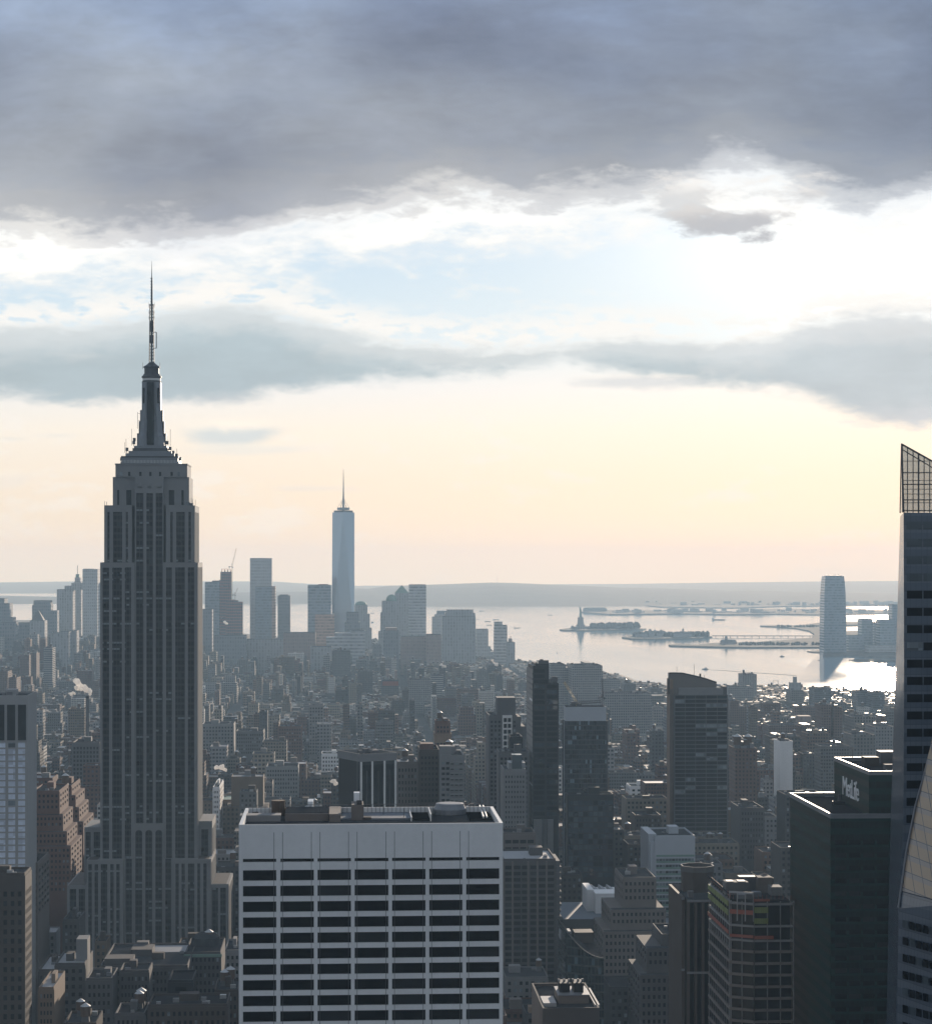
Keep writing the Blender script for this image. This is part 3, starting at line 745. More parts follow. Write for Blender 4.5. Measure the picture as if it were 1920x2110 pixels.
    for i in range(9):                              # windows on the lower grey facet
        for j in range(5):
            Yc = 1895+i*35; Xc = 1858+j*14
            d0 = 593.6-(Xc-1851)*.235; d1 = 593.6-(Xc+11-1851)*.235
            vs = [P(Xc, Yc+j*3.6+16, d0), P(Xc+11, Yc+j*3.6+19, d1), P(Xc+11, Yc+j*3.6+3, d1), P(Xc, Yc+j*3.6, d0)]
            vs = [v+Vector((0, -.7, 0)) for v in vs]; vs = [q(v) for v in vs]; bb = [(v[0], v[1]+.12, v[2]) for v in vs]
            MB().add(vs+bb, [(0, 1, 2, 3), (7, 6, 5, 4), (0, 4, 5, 1), (1, 5, 6, 2), (2, 6, 7, 3), (3, 7, 4, 0)]) if False else None
            w_ = MB(); w_.add(vs+bb, [(0, 1, 2, 3), (7, 6, 5, 4), (0, 4, 5, 1), (1, 5, 6, 2), (2, 6, 7, 3), (3, 7, 4, 0)]); w_.build('window', M['glass'] if (i*3+j) % 4 else M['tint'], r)
    # open crown: steel grid with clear glass
    cr = MB(); top = lambda X: 915+(X-1857.5)*.56
    for X in [1858.2+i*11.4 for i in range(0, 14)]:
        hv = .28 if i % 3 else .4
        cr.tube(q(fc(X if X > 1861 else 1860, 1056)), q(fc(X, top(X))),   .16 if (int((X-1858)/11.4) % 3) else .26, 4)
    for Y in (950, 974, 990, 998, 1008, 1018, 1030, 1036, 1052):
        x0 = max(1860, 1857.5+(Y-915)/.56) if Y < 0 else 1860
        X1 = 2010
        Xs = max(1859.5, 1857.5) if Y > 950 else 1859.5
        # only below the slanted top
        Xe = 1857.5+(Y-915)/.56 if Y > 915 else 1860
        cr.tube(q(fc(1860, Y)), q(fc(min(Xe, X1), Y)), .2 if Y in (974, 998, 1030, 1052) else .11, 4)
    cr.tube(q(fc(1857.5, 915)), q(fc(2000, top(2000))), .32, 4); cr.tube(q(fc(1858.5, 926)), q(fc(2000, top(2000)+16)), .18, 4)
    cr.tube(q(fc(1861.5, 1056)), q(fc(1857.5, 915)), .25, 4); cr.tube(q(P(1854.5, 1056, yl)), q(fc(1857.5, 915)), .3, 4)
    cr.build('crown_frame', M['darkalum'], r)
    gm, gg, gb, go = newmat('crown_glass')
    tr = gg.n('ShaderNodeBsdfTransparent'); tr.inputs[0].default_value = (.90, .92, .92, 1); mx_ = gg.n('ShaderNodeMixShader'); mx_.inputs[0].default_value = .42
    gb.inputs['Base Color'].default_value = (.42, .45, .47, 1); gb.inputs['Roughness'].default_value = .1
    gg.t.links.new(tr.outputs[0], mx_.inputs[1]); gg.t.links.new(gb.outputs[0], mx_.inputs[2]); gg.t.links.new(mx_.outputs[0], go.inputs[0])
    b_ = MB(); vs = [q(fc(1861.5, 1055.5)), q(fc(2005, 1055.5)), q(fc(2005, top(2005))), q(fc(1858, 917))]
    b_.add(vs+[(v[0], v[1]+.15, v[2]) for v in vs], [(0, 1, 2, 3), (7, 6, 5, 4), (0, 4, 5, 1), (1, 5, 6, 2), (2, 6, 7, 3), (3, 7, 4, 0)]); b_.build('crown_glass', gm, r)
    side = MB(); vs = [q(fc(1861.3, 1056)), q(P(1854.5, 1056, yl)), q(fc(1857.6, 916.5))]
    side.add(vs+[(v[0]+.3, v[1]+.1, v[2]) for v in vs], [(0, 1, 2), (5, 4, 3), (0, 3, 4, 1), (1, 4, 5, 2), (2, 5, 3, 0)]); side.build('crown_side', M['tint'], r)
crystal()

# ---- dark green glass pair with the sign
def green_tower():
    y, D = 690.0, 65.0
    h, z, loc = site(1711, 1990, 1677, y, D)
    r = thing('office_tower', 'dark green glass office tower of two heights carrying a white lettered sign', 'office tower', loc)
    t = .3; w = MB(); h -= t; w.box(-h, h, -D/2+t, D/2, 0, z-1.5)
    bud = Budget(100)
    rows = floors(30, z-1.5, 4.2, .38, 7.0)
    grid(w, r, 'F', -h, h, 0, z-1.5, -D/2+t, even(-h, -h+34, 7, .84, .8)+[(-h+35, h-1)], rows, t, [M['glass'], M['black']], bud, 'window', True, 2, .3)
    fm = facade('green_curtain_wall', (.004, .030, .028), (.003, .012, .012), 4.2, 1.6, .9, .5, rough=.5, grough=.4, var=.4, lit=0, spec=.12)
    w.build('wall', fm, r); flush(bud, r)
    R = random.Random(3)
    b = MB(); z1 = z-1.5
    b.box(-h-t, h+t, -D/2, -D/2+.7, z1, z); b.box(-h-t, -h+.4, -D/2+.7, D/2, z1, z); b.box(-h+.4, h, D/2-.7, D/2, z1, z); b.build('parapet', M['alum'], r)
    box('roof', M['droof'], r, -h+.5, h, -D/2+.8, D/2-.8, z1, z1+.1)
    def RP(X, Y):
        x, yy = roofpt(X, Y, loc[2]+z1); return x-loc[0], yy-loc[1]
    a, c = RP(1735, 1660); box('roof_hatch', M['black'], r, a-3, a+16, c, c+2.5, z1+.12, z1+1.3)
    a, c = RP(1700, 1643); box('roof_membrane', M['wroof'], r, a, a+9, c, c+16, z1+.11, z1+.2)
    a, c = RP(1732, 1657); MB().cyl(a, c+2, z1+.1, z1+3, .9, .5, 8).build('vent', M['steel'], r)
    # taller block
    y2 = y+4; x0 = wx(1790, y2)-loc[0]; x1 = x0+50; z2 = zz(1790, 1589, y2)-loc[2]; yb = y2+50-loc[1]; yf = y2-loc[1]
    box('upper_block', fm, r, x0, x1, yf, yb, z1+.3, z2-1.4)
    b = MB(); b.box(x0, x1, yf, yf+.6, z2-1.4, z2); b.box(x0, x0+.6, yf+.6, yb, z2-1.4, z2); b.box(x0+.6, x1, yb-.6, yb, z2-1.4, z2); b.build('upper_parapet', M['alum'], r)
    box('upper_roof', M['droof'], r, x0+.6, x1, yf+.6, yb-.6, z2-1.4, z2-1.3)
    for i, (dx, dy, s, hh) in enumerate(((6, 30, 5, 3), (9, 14, 3, 2), (14, 40, 6, 4), (20, 30, 7, 3.4))):
        box('roof_plant', M[('brown', 'dgrey', 'steel', 'brown')[i]], r, x0+dx, x0+dx+s, yf+dy, yf+dy+s, z2-1.3, z2-1.3+hh)
    MB().tube((x0+6, yb-2, z2), (x0+6, yb-2, z2+3), .15).build('antenna', M['steel'], r)
    # sign on the east side of the taller block
    cu = bpy.data.curves.new('sign_lettering', 'FONT'); cu.body = 'MetLife'; cu.size = 9.2; cu.extrude = .12; cu.align_x = 'LEFT'; cu.space_character = .86
    cu.resolution_u = 3; tmp = bpy.data.objects.new('tmp', cu); C.objects.link(tmp); bpy.context.view_layer.update()
    me = bpy.data.meshes.new_from_object(tmp.evaluated_get(bpy.context.evaluated_depsgraph_get())); bpy.data.objects.remove(tmp)
    me.materials.clear(); me.materials.append(M['sign']); so = bpy.data.objects.new('sign_lettering', me); C.objects.link(so); so.parent = r
    so.rotation_euler = (rad(90), 0, rad(-90)); so.location = (x0-.14, yf+37, z2-11.6)
    HERO.append((y2, 1715, 2000, 1565)); HERO.append((y, 1624, 2000, 1640))
green_tower()

# ---- towers given mainly by their front faces
def T(*a, **k): return tower(*a, **k)
def left_pair():
    r = T('office_tower', 'slim pale stone tower with rows of bright windows, cut by the left edge', -30, 58, 1433, 1150, 34, 'palestone', ('bright', 'blinds'), 4, .72, 3.45, .78, Yb=1800, top=24, clutter=4, pick=.05)
    h = r['h']
    for i in range(4):
        pane('louvre', r, 'F', -11.2+i*5.7, -11.2+i*5.7+4.3, h-24, h-5, -17.35, M['black'])
    r = T('office_tower', 'brown stone tower with arcaded crown standing in front of the slim pale tower', -60, 52, 1800, 960, 20, 'brown', ('glass', 'black'), 7, .5, 4.2, .55, top=7, sides='R', scols=6, clutter=5)
left_pair()
r = T('office_building', 'tan office block with striped sunlit flank beside the slim pale tower', 20, 79, 1778, 1180, 44, 'beige', ('glass',), 5, .8, 3.6, .5, Yb=1900, sides='R', scols=4, roof='droof', cat='building')
def stepped(name, label, y, D, spec, wall, mats, Yb, cat='building', cols=6, sidecols=4, fh=3.7, tankat=None):
    """a building of set-back tiers: each tier is given by its front edges and top; later tiers stand further back"""
    Xl, Xr, Yt = spec[0][:3]; h, z, loc = site(Xl, Xr, Yt, y, D); r = thing(name, label, cat, loc); w = MB(); bud = Budget(100); t = .3
    zprev = 0; dy = 0; roofs = []
    for k, (a, b, Y, dy) in enumerate(spec):
        yy = y+dy; x0, x1 = wx(a, yy)-loc[0]+t, wx(b, yy)-loc[0]-t; z1 = zz((a+b)/2, Y, yy)-loc[2]; yf = yy-loc[1]
        w.box(x0, x1, yf+t, D/2-.02*k, zprev, z1)
        zl = max(zprev, zz((a+b)/2, Yb, yy)-loc[2]) if k == 0 else zprev
        n = max(1, round(cols*(x1-x0)/(2*h)))
        rows = floors(zl, z1, fh, .5, 1.6)
        grid(w, r, 'F', x0, x1, zprev, z1, yf+t, even(x0, x1, n, .5, .4), rows, t, [M[m] for m in mats], bud, 'window', True, k)
        f = 'R' if (a+b)/2 < 714 else 'L'
        grid(w, r, f, yf+t, D/2-.02*k, zprev, z1, x1 if f == 'R' else x0, even(yf+t, D/2, sidecols, .5, .4), rows, t, [M[m] for m in mats], bud, 'window', False, k)
        roofs.append((x0, x1, yf+t, D/2-.02*k, z1)); zprev = z1
    w.build('wall', M[wall], r); flush(bud, r)
    for i, (x0, x1, y0, y1, z1) in enumerate(roofs[:-1]): MB().box(x0+.1, x1-.1, y0+.1, roofs[i+1][2]-.4, z1, z1+.1).build('roof_terrace', M['roof'], r)
    x0, x1, y0, y1, z1 = roofs[-1]; roofwork(r, x0, x1, y0, y1, z1, 1.0, 'roof', wall, 3, int(Xl), 0)
    if tankat: watertank(r, x0+(x1-x0)*tankat, y0+3, z1, 2.6)
    r['h'] = z1; return r
stepped('office_building', 'red brown brick ziggurat stepping down to the right beside the tan office block', 1430, 60, [(60, 146, 1745, 0), (62, 138, 1715, 5), (64, 130, 1680, 9), (66, 123, 1633, 14)], 'redbrick', ('glass', 'blinds'), 1850, cols=10, tankat=None)
stepped('office_building', 'dark brick stepped building topped by a large tank, behind the red brown ziggurat', 1520, 60, [(100, 172, 1695, 0), (101, 163, 1665, 5), (103, 156, 1640, 8), (98, 148, 1622, 11)], 'redbrick', ('glass',), 1850, cols=8, tankat=.72)
r = T('office_tower', 'dark slab with a red banner on its face, just left of the spired skyscraper', 148, 206, 1530, 1950, 40, 'dgrey', ('glass',), 8, .6, 3.8, .6, Yb=1760, roof='droof')
L = r.location; b = MB(); b.box(wx(182, 1950)-L.x, wx(203, 1950)-L.x, -20.9, -20.5, zz(192, 1621, 1950), zz(192, 1575, 1950)); b.build('banner', M['redsign'], r)
b = MB(); 
for X, Y, s, hh in ((184, 1590, 4, 5), (190, 1600, 5, 13), (196, 1598, 5, 9), (186, 1604, 4, 8)): b.box(wx(X, 1950)-L.x, wx(X+s, 1950)-L.x, -21.0, -20.91, zz(X, Y+hh, 1950), zz(X, Y, 1950))
b.build('banner_print', M['grey'], r)

# ---- black block with white fins, turned to the grid
def finned():
    fx, fyy = roofpt(742, 1554, 150); a = rad(25); e1 = Vector((math.cos(a), math.sin(a))); e2 = Vector((-math.sin(a), math.cos(a)))
    w_, d_ = 23.5, 31.0; c = Vector((fx, fyy))+e1*w_/2+e2*d_/2
    r = thing('office_block', 'black office block with white vertical fins and white roof rim behind the white slab', 'office block', (c.x, c.y, drop(c.x, c.y)), a)
    FOOT.append((c.x-28, c.x+28, c.y-26, c.y+26)); HERO.append((1230, 698, 816, 1545))
    w = MB(); w.box(-w_/2+.5, w_/2-.5, -d_/2+.5, d_/2-.5, 0, 148); w.build('wall', M['black'], r)
    rim = MB(); z0, z1 = 145.5, 150
    rim.box(-w_/2, w_/2, -d_/2, -d_/2+.6, z0, z1); rim.box(-w_/2, w_/2, d_/2-.6, d_/2, z0, z1); rim.box(-w_/2, -w_/2+.6, -d_/2+.6, d_/2-.6, z0, z1); rim.box(w_/2-.6, w_/2, -d_/2+.6, d_/2-.6, z0, z1)
    rim.build('roof_rim', M['grey'], r); box('roof', M['droof'], r, -w_/2+.6, w_/2-.6, -d_/2+.6, d_/2-.6, 148, 148.1)
    for xx in (-w_/2+.8, -w_/6, w_/6, w_/2-.8):
        box('fin', M['whitepaint'], r, xx-.55, xx+.55, -d_/2, -d_/2+.55, 40, z0-.01)
    for k in range(3):
        m0 = -w_/2+.8+k*(w_-1.6)/3
        pane('window_strip', r, 'F', m0+.7, m0+(w_-1.6)/3-.7, 40, 143.5, -d_/2+.45, M['glass'])
        box('mullion', M['dgrey'], r, m0+(w_-1.6)/6-.12, m0+(w_-1.6)/6+.12, -d_/2+.3, -d_/2+.5, 40, 140)
    box('fin', M['dgrey'], r, -w_/2+.0, -w_/2+.45, -d_/2+4, -d_/2+4.8, 40, z0-.01)
    for i, (x_, y_, s) in enumerate(((2, 8, 3), (-4, 2, 2), (6, 3, 2.5), (0, -8, 4))): box('roof_plant', M['steel'], r, x_, x_+s, y_, y_+s, 148.1, 149.5+s*.4)
finned()
T('loft_building', 'pale stone building between the finned black block and the dark brown brick tower', 817, 862, 1570, 1330, 30, 'beige', ('glass', 'blinds'), 6, .5, 3.9, .55, Yb=1665, cat='building', tank=1, roof='wroof')
r = T('apartment_tower', 'dark brown brick tower joined to the grey balconied building behind the white slab', 863, 906, 1545, 1310, 34, 'brown', ('glass',), 5, .55, 3.3, .5, Yb=1665, cat='apartment tower', clutter=2, roof='droof')
add_block(r, 'brick_penthouse', 'redbrick', 1310, 866, 893, 1533, 1548, 6, 12)
r = T('apartment_tower', 'grey apartment building with rounded striped balconies right of the dark brown brick tower', 906, 957, 1556, 1290, 32, 'grey', ('glass', 'blinds'), 5, .75, 3.2, .5, Yb=1665, cat='apartment tower', clutter=3, tank=1)
add_block(r, 'stair_tower', 'grey', 1290, 906, 930, 1538, 1560, 3, 10)
for i in range(22):
    z = r['h']-5-i*3.2; x0 = wx(928, 1290)-r.location.x; x1 = wx(957, 1290)-r.location.x
    box('balcony', M['lime'], r, x0, x1, -17.4, -16, z, z+1.0)
r = T('apartment_tower', 'russet brick tower with a wide flat crown behind the striped balcony building', 897, 928, 1486, 1700, 24, 'redbrick', ('glass',), 4, .5, 3.3, .5, Yb=1560, cat='apartment tower', tank=1)
add_block(r, 'crown', 'tan', 1700, 895, 930, 1512, 1531, -1, 26)
T('office_block', 'small pale office block with wide window grid, right of the white slab roof', 1036, 1104, 1716, 1215, 24, 'beige', ('glass', 'blinds'), 4, .84, 4.2, .5, Yb=1775, clutter=4, roof='droof')
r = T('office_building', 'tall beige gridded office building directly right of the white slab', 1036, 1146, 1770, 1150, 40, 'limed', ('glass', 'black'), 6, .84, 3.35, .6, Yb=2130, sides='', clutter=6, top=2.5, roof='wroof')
L = r.location; w = MB()
for X in (1056, 1088, 1107, 1126, 1037.5): box('pier', M['beige'], r, wx(X, 1150)-L.x-.5, wx(X, 1150)-L.x+.5, -20.5, -20.0, 5, r['h']-1.3)
for i in range(27):
    z = r['h']-5.2-i*3.35
    w.box(wx(1146, 1150)-L.x-.3, wx(1157, 1150)-L.x, -19.4, 10, z-.65, z+.65) if i % 2 == 0 else w.box(wx(1146, 1150)-L.x-.3, wx(1156, 1150)-L.x, -19.2, 10, z-.65, z+.65)
w.box(wx(1146, 1150)-L.x-.3, wx(1156, 1150)-L.x-.5, -18.5, 9.5, 5, r['h']-1.5); w.build('corner_bay', M['dgrey'], r)
# dark stepped pair right of the slab roof
r = T('apartment_tower', 'dark stepped tower with a blank block crown left of the tall dark ribbed tower', 1007, 1066, 1474, 1600, 40, 'dgrey', ('glass', 'blinds'), 7, .6, 3.2, .55, Yb=1700, cat='apartment tower', clutter=3)
add_block(r, 'crown_block', 'dgrey', 1600, 1024, 1062, 1438, 1476, 4, 18)
add_block(r, 'white_frame', 'whitepaint', 1600, 1035, 1055, 1474, 1548, -.6, 1.0)
for i in range(6):
    for j in range(2):
        x0 = wx(1037.4+j*8.6, 1600)-r.location.x; x1 = wx(1044+j*8.6, 1600)-r.location.x; z = zz(1045, 1488+i*12, 1600)-r.location.z
        pane('window', r, 'F', x0, x1, z, z+3.0, -20.75, M['glass'])
add_block(r, 'side_wing', 'dgrey', 1600, 1066, 1073, 1477, None, 3, 30); add_block(r, 'side_wing', 'dgrey', 1600, 1073, 1082, 1497, None, 5, 28)
T('office_tower', 'low dark glass tower in front of the blank crowned stepped tower', 1050, 1077, 1518, 1540, 20, 'black', ('glass',), 4, .8, 3.4, .6, Yb=1560, clutter=2)
T('office_tower', 'broad dark tower shoulder behind the slim grey brick tower', 1027, 1090, 1549, 1500, 26, 'dgrey', ('glass',), 7, .6, 3.4, .55, Yb=1700, clutter=3, roof='droof')
r = T('apartment_tower', 'slim grey brick tower with blue glass penthouse right of the white slab roof', 1037, 1084, 1585, 1350, 30, 'grey', ('glass', 'dgrey'), 7, .45, 3.2, .5, Yb=1716, cat='apartment tower', clutter=3)
add_block(r, 'penthouse', 'tint', 1350, 1055, 1075, 1556, 1586, 4, 10); add_block(r, 'penthouse_terrace', 'wroof', 1350, 1048, 1082, 1572, 1586, 6, 16)
def ribbed():
    y, D = 1500.0, 48.0
    h, z, loc = site(1097, 1151, 1408, y, D); r = thing('apartment_tower', 'tallest dark ribbed tower with pale lined side, left of the glass tower under construction', 'apartment tower', loc)
    t = .3; h -= t; w = MB(); w.box(-h, h, -D/2+t, D/2, 0, z); zc = lambda Y, X=1124: zz(X, Y, y)-loc[2]
    rows = floors(zc(1690), z, 3.75, .68, 1.0); bud = Budget(100)
    grid(w, r, 'F', -h, h, 0, z, -D/2+t, [(-h+.8, -.7), (.9, h-.6)], rows, t, [M['glass'], M['bglass']], bud, 'window_strip', True, 4, .25)
    x0 = wx(1097, y)-loc[0]; x1 = wx(1131, y)-loc[0]
    w.box(-h, x1, -D/2+.5, D/2-6, z, zc(1372)); w.box(wx(1104, y)-loc[0], x1, -D/2+1, D/2-12, zc(1372), zc(1368)); 
    w.build('wall', M['black'], r); flush(bud, r, 'window_strip')
    for i in range(3): pane('window_strip', r, 'F', -h+.8, -.7 if i else x1-1, zc(1408-i*11)-.2, zc(1401-i*11), -D/2+.42, M['glass'])
    cr = MB()
    for k, (a, b, Yt) in enumerate(((1110, 1131, 1361), (1113, 1120, 1359), (1104, 1109, 1366))): cr.box(wx(a, y)-loc[0], wx(b, y)-loc[0], -D/2+2+k, -D/2+3.2+k, zc(1370), zc(Yt))
    cr.build('crest', M['dgrey'], r); box('roof', M['droof'], r, x1+.2, h-.2, -D/2+.6, D/2-.3, z, z+.15)
    for i, (X, s) in enumerate(((1134, 2), (1139, 3), (1145, 1.6), (1148, 2.2))): box('roof_plant', M['steel'], r, wx(X, y)-loc[0], wx(X, y)-loc[0]+s, -D/2+3+i*5, -D/2+5+i*5, z+.15, z+1.2+s)
    s = MB(); s.box(-h-.45, -h-.02, -D/2+.1, D/2, zc(1700), zc(1380)); s.build('side_cladding', facade('lined_cladding', (.30, .29, .28), (.13, .13, .13), 3.75, 50, .99, .4, band=True, grough=.5), r)
    add_block(r, 'base', 'grey', y, 1100, 1117, 1690, None, -4, 40); add_block(r, 'base', 'dgrey', y, 1118.5, 1127, 1690, None, -3.5, 38); add_block(r, 'base', 'grey', y, 1128, 1140, 1690, None, -4, 40)
ribbed()
def glass_new():
    y, D = 1450.0, 16.0
    h, z, loc = site(1163, 1249, 1457, y, D); r = thing('office_tower', 'bluish glass tower under construction with white netting band and crane on top', 'office tower', loc)
    zc = lambda Y: zz(1205, Y, y)-loc[2]; zb = zc(1486)
    fm = facade('reflective_curtain_wall', (.06, .068, .075), (.022, .03, .036), 3.3, 1.5, .88, .78, rough=.25, grough=.09, var=.8)
    box('curtain_wall', fm, r, -h, h, -D/2, D/2, 0, zb)
    box('netting_band', M['palewall'], r, -h+.8, h-.1, -D/2-.3, D/2-.3, zb+.01, z)
    box('hoist_mast', M['darkalum'], r, h+.1, h+1.3, -D/2+1, -D/2+2.5, 40, zb); box('roof', M['roof'], r, -h+1, h-.5, -D/2+.2, D/2-.8, z, z+.1)
    box('corner_strip', M['alum'], r, -h-.5, -h-.02, -D/2+.2, -D/2+1.6, 0, zb)
    p = T('office_tower', 'dark blue reflective glass block standing before the tower under construction', 1169, 1264, 1637, 1380, 14, 'black', ('bglass', 'tint', 'glass'), 9, .9, 3.6, .82, Yb=1815, clutter=2, pick=.35, t=.1)
    return r, zc, y, h, z, loc
r, zc, y, h, z, loc = glass_new()
def crane(label, x, y, z, mast, jib, ang, cjib=6, mat='crane', yaw=0, s=1.0, group=None):
    c = thing('tower_crane', label, 'crane', (x, y, z), yaw, group); q = .9*s
    def truss(p, e, w, n, name, mt):
        p, e = Vector(p), Vector(e); d = (e-p).normalized(); u = Vector((0, 1, 0)); v = d.cross(u).normalized(); b = MB()
        cn = [(1, 1), (1, -1), (-1, -1), (-1, 1)]
        for k in range(4):
            o = u*cn[k][0]*w+v*cn[k][1]*w; b.tube(p+o, e+o, .16*s)
            o2 = u*cn[(k+1) % 4][0]*w+v*cn[(k+1) % 4][1]*w
            for i in range(n): b.tube(p+o+(e-p)*i/n, p+o2+(e-p)*(i+1)/n, .1*s)
        return b.build(name, M[mt], c)
    truss((0, 0, 0), (0, 0, mast), q, max(3, int(mast/3)), 'mast', mat)
    e = (math.cos(ang)*jib, 0, mast+math.sin(ang)*jib); truss((0, 0, mast), e, .6*s, max(4, int(jib/3)), 'jib', mat)
    MB().box(-cjib, 0, -.7*s, .7*s, mast-.5, mast+.6).build('counter_jib', M['steel'], c)
    MB().box(-cjib, -cjib+2.2*s, -1*s, 1*s, mast-1.6*s, mast+.9*s).build('counterweight', M['grey'], c)
    MB().box(.3, 2.1*s, -.9*s, .9*s, mast-1.9*s, mast-.1).build('cab', M['tint'], c)
    MB().tube((-cjib*.6, 0, mast), (0, 0, mast+6*s), .12*s).tube((0, 0, mast), (0, 0, mast+6*s), .25*s).tube((0, 0, mast+6*s), e, .07*s).build('stay', M['steel'], c); return c
crane('red and white luffing crane leaning left on the glass tower under construction', wx(1189, 1458), 1458, z, 2.0, 17, rad(122), 4, 'crane')
crane('short dark upright crane on the right edge of the glass tower under construction', wx(1242, 1458), 1458, z, 6, 13, rad(93), 3, 'steel', 0, .7)
b = MB(); x0 = wx(1174, 1456); x1 = wx(1238, 1456); zj = zz(1200, 1452, 1456)
b.tube((x0, 1456, zj), (x1, 1456, zj+1.6), .35, 5); b.tube((x0, 1456, zj+1.4), (x1, 1456, zj+3.0), .25, 5)
for i in range(12): b.tube((x0+(x1-x0)*i/12, 1456, zj+1.6*i/12), (x0+(x1-x0)*(i+1)/12, 1456, zj+1.4+1.6*(i+1)/12), .16)
b.box(x0+5, x0+8, 1455, 1458, z-.05+loc[2], zj+.4); o = b.build('hoist_boom', M['steel']); tag(o, 'thin level hoist boom lying across the top of the glass tower under construction', 'hoist boom')
o.location = (0, 0, 0)
def slant_top():
    y, D = 1620.0, 18.0
    h, z, loc = site(1388, 1500, 1432, y, D); r = thing('apartment_tower', 'tall dark apartment tower with a beige slanting curved crown, right of centre', 'apartment tower', loc)
    zc = lambda Y: zz(1440, Y, y)-loc[2]; lx = lambda X: wx(X, y)-loc[0]
    t = .35; h -= t; w = MB(); w.box(-h, h, -D/2+t, D/2, 0, z)
    bud = Budget(100); rows = floors(zc(1800), z, 3.15, .74, .6)
    cols = [(-h+.7, -h+8.3), (-h+8.6, -h+16.3), (-h+16.6, -h+24.3), (-h+24.7, -h+33.0), (-h+33.3, h-.6)]
    m_, g_, b_, o_ = newmat('slab_edge_grey')
    grid(w, r, 'F', -h, h, 0, z, -D/2+t, cols, rows, t, [M['glass'], M['blinds'], M['gglass']], bud, 'window', True, 9, .16)
    w.build('wall', M['dgrey'], r); flush(bud, r)
    b = MB(); b.box(lx(1381), lx(1388)-.02, -D/2+3, D/2, 0, zc(1400)); b.build('side_wall', M['tan'], r)
    for k in range(3): box('side_rib', M['dgrey'], r, lx(1381.3)+k*.85, lx(1381.3)+k*.85+.3, -D/2+2.8, -D/2+3.2, 0, zc(1420))
    # crown with sloping curved top
    top = [(1381, 1387), (1407, 1387.5), (1430, 1392.5), (1455, 1399), (1478, 1407)]
    poly = [(lx(1478), zc(1432)), (lx(1381), zc(1432))]+[(lx(a), zc(c)) for a, c in top]
    vs = [(x_, -D/2+4, z_) for x_, z_ in poly]+[(x_, D/2-6, z_) for x_, z_ in poly]; n = len(poly)
    b = MB(); b.add(vs, [tuple(range(n-1, -1, -1)), tuple(range(n, 2*n))]+[(i, (i+1) % n, n+(i+1) % n, n+i) for i in range(n)]); b.build('crown', M['beige'], r)
    cp = MB()
    for (a, c), (d, e) in zip(top, top[1:]): cp.tube((lx(a), -D/2+4, zc(c)), (lx(d), -D/2+4, zc(e)), .5, 5)
    cp.build('crown_edge', M['black'], r)
    box('mechanical_screen', M['grey'], r, lx(1399), lx(1490), -D/2+.6, -D/2+3.5, z+.01, zc(1418)); box('roof', M['droof'], r, lx(1478)+.1, h-.2, -D/2+.6, D/2-.2, z, z+.1)
    box('roof_plant', M['dgrey'], r, lx(1490)+.2, h-.3, -D/2+2, D/2-4, z+.1, zc(1415))
    for X, Yb_, Yt in ((1398, 1388, 1374), (1434, 1394, 1370), (1446, 1398, 1389), (1455, 1402, 1392)): MB().tube((lx(X), 0, zc(Yb_)), (lx(X), 0, zc(Yt)), .16).build('antenna', M['steel'], r)
    box('chimney', M['black'], r, lx(1443.5), lx(1446.5), -D/2+5, -D/2+7, zc(1399), zc(1389))
slant_top()
def white_office():
    y, D = 1350.0, 42.0
    r = T('office_building', 'white and aqua banded office building with blank top, below the slant crowned tower', 1349, 1432, 1722, y, D, 'palewall', ('tint', 'blinds', 'glass'), 12, .92, 3.9, .48, Yb=1900, top=13.5, clutter=2, roof='roof', t=.25, pick=.4)
    add_block(r, 'side_wing', 'palewall', y, 1336, 1352, 1719, None, 3, 38); add_block(r, 'side_wing', 'palewall', y, 1340, 1349.5, 1735, None, 1, 5)
    for i in range(12): add_block(r, 'spandrel_band', 'copper', y, 1352, 1431, 1762+i*12.7, 1766+i*12.7, -.12, .1)
white_office()
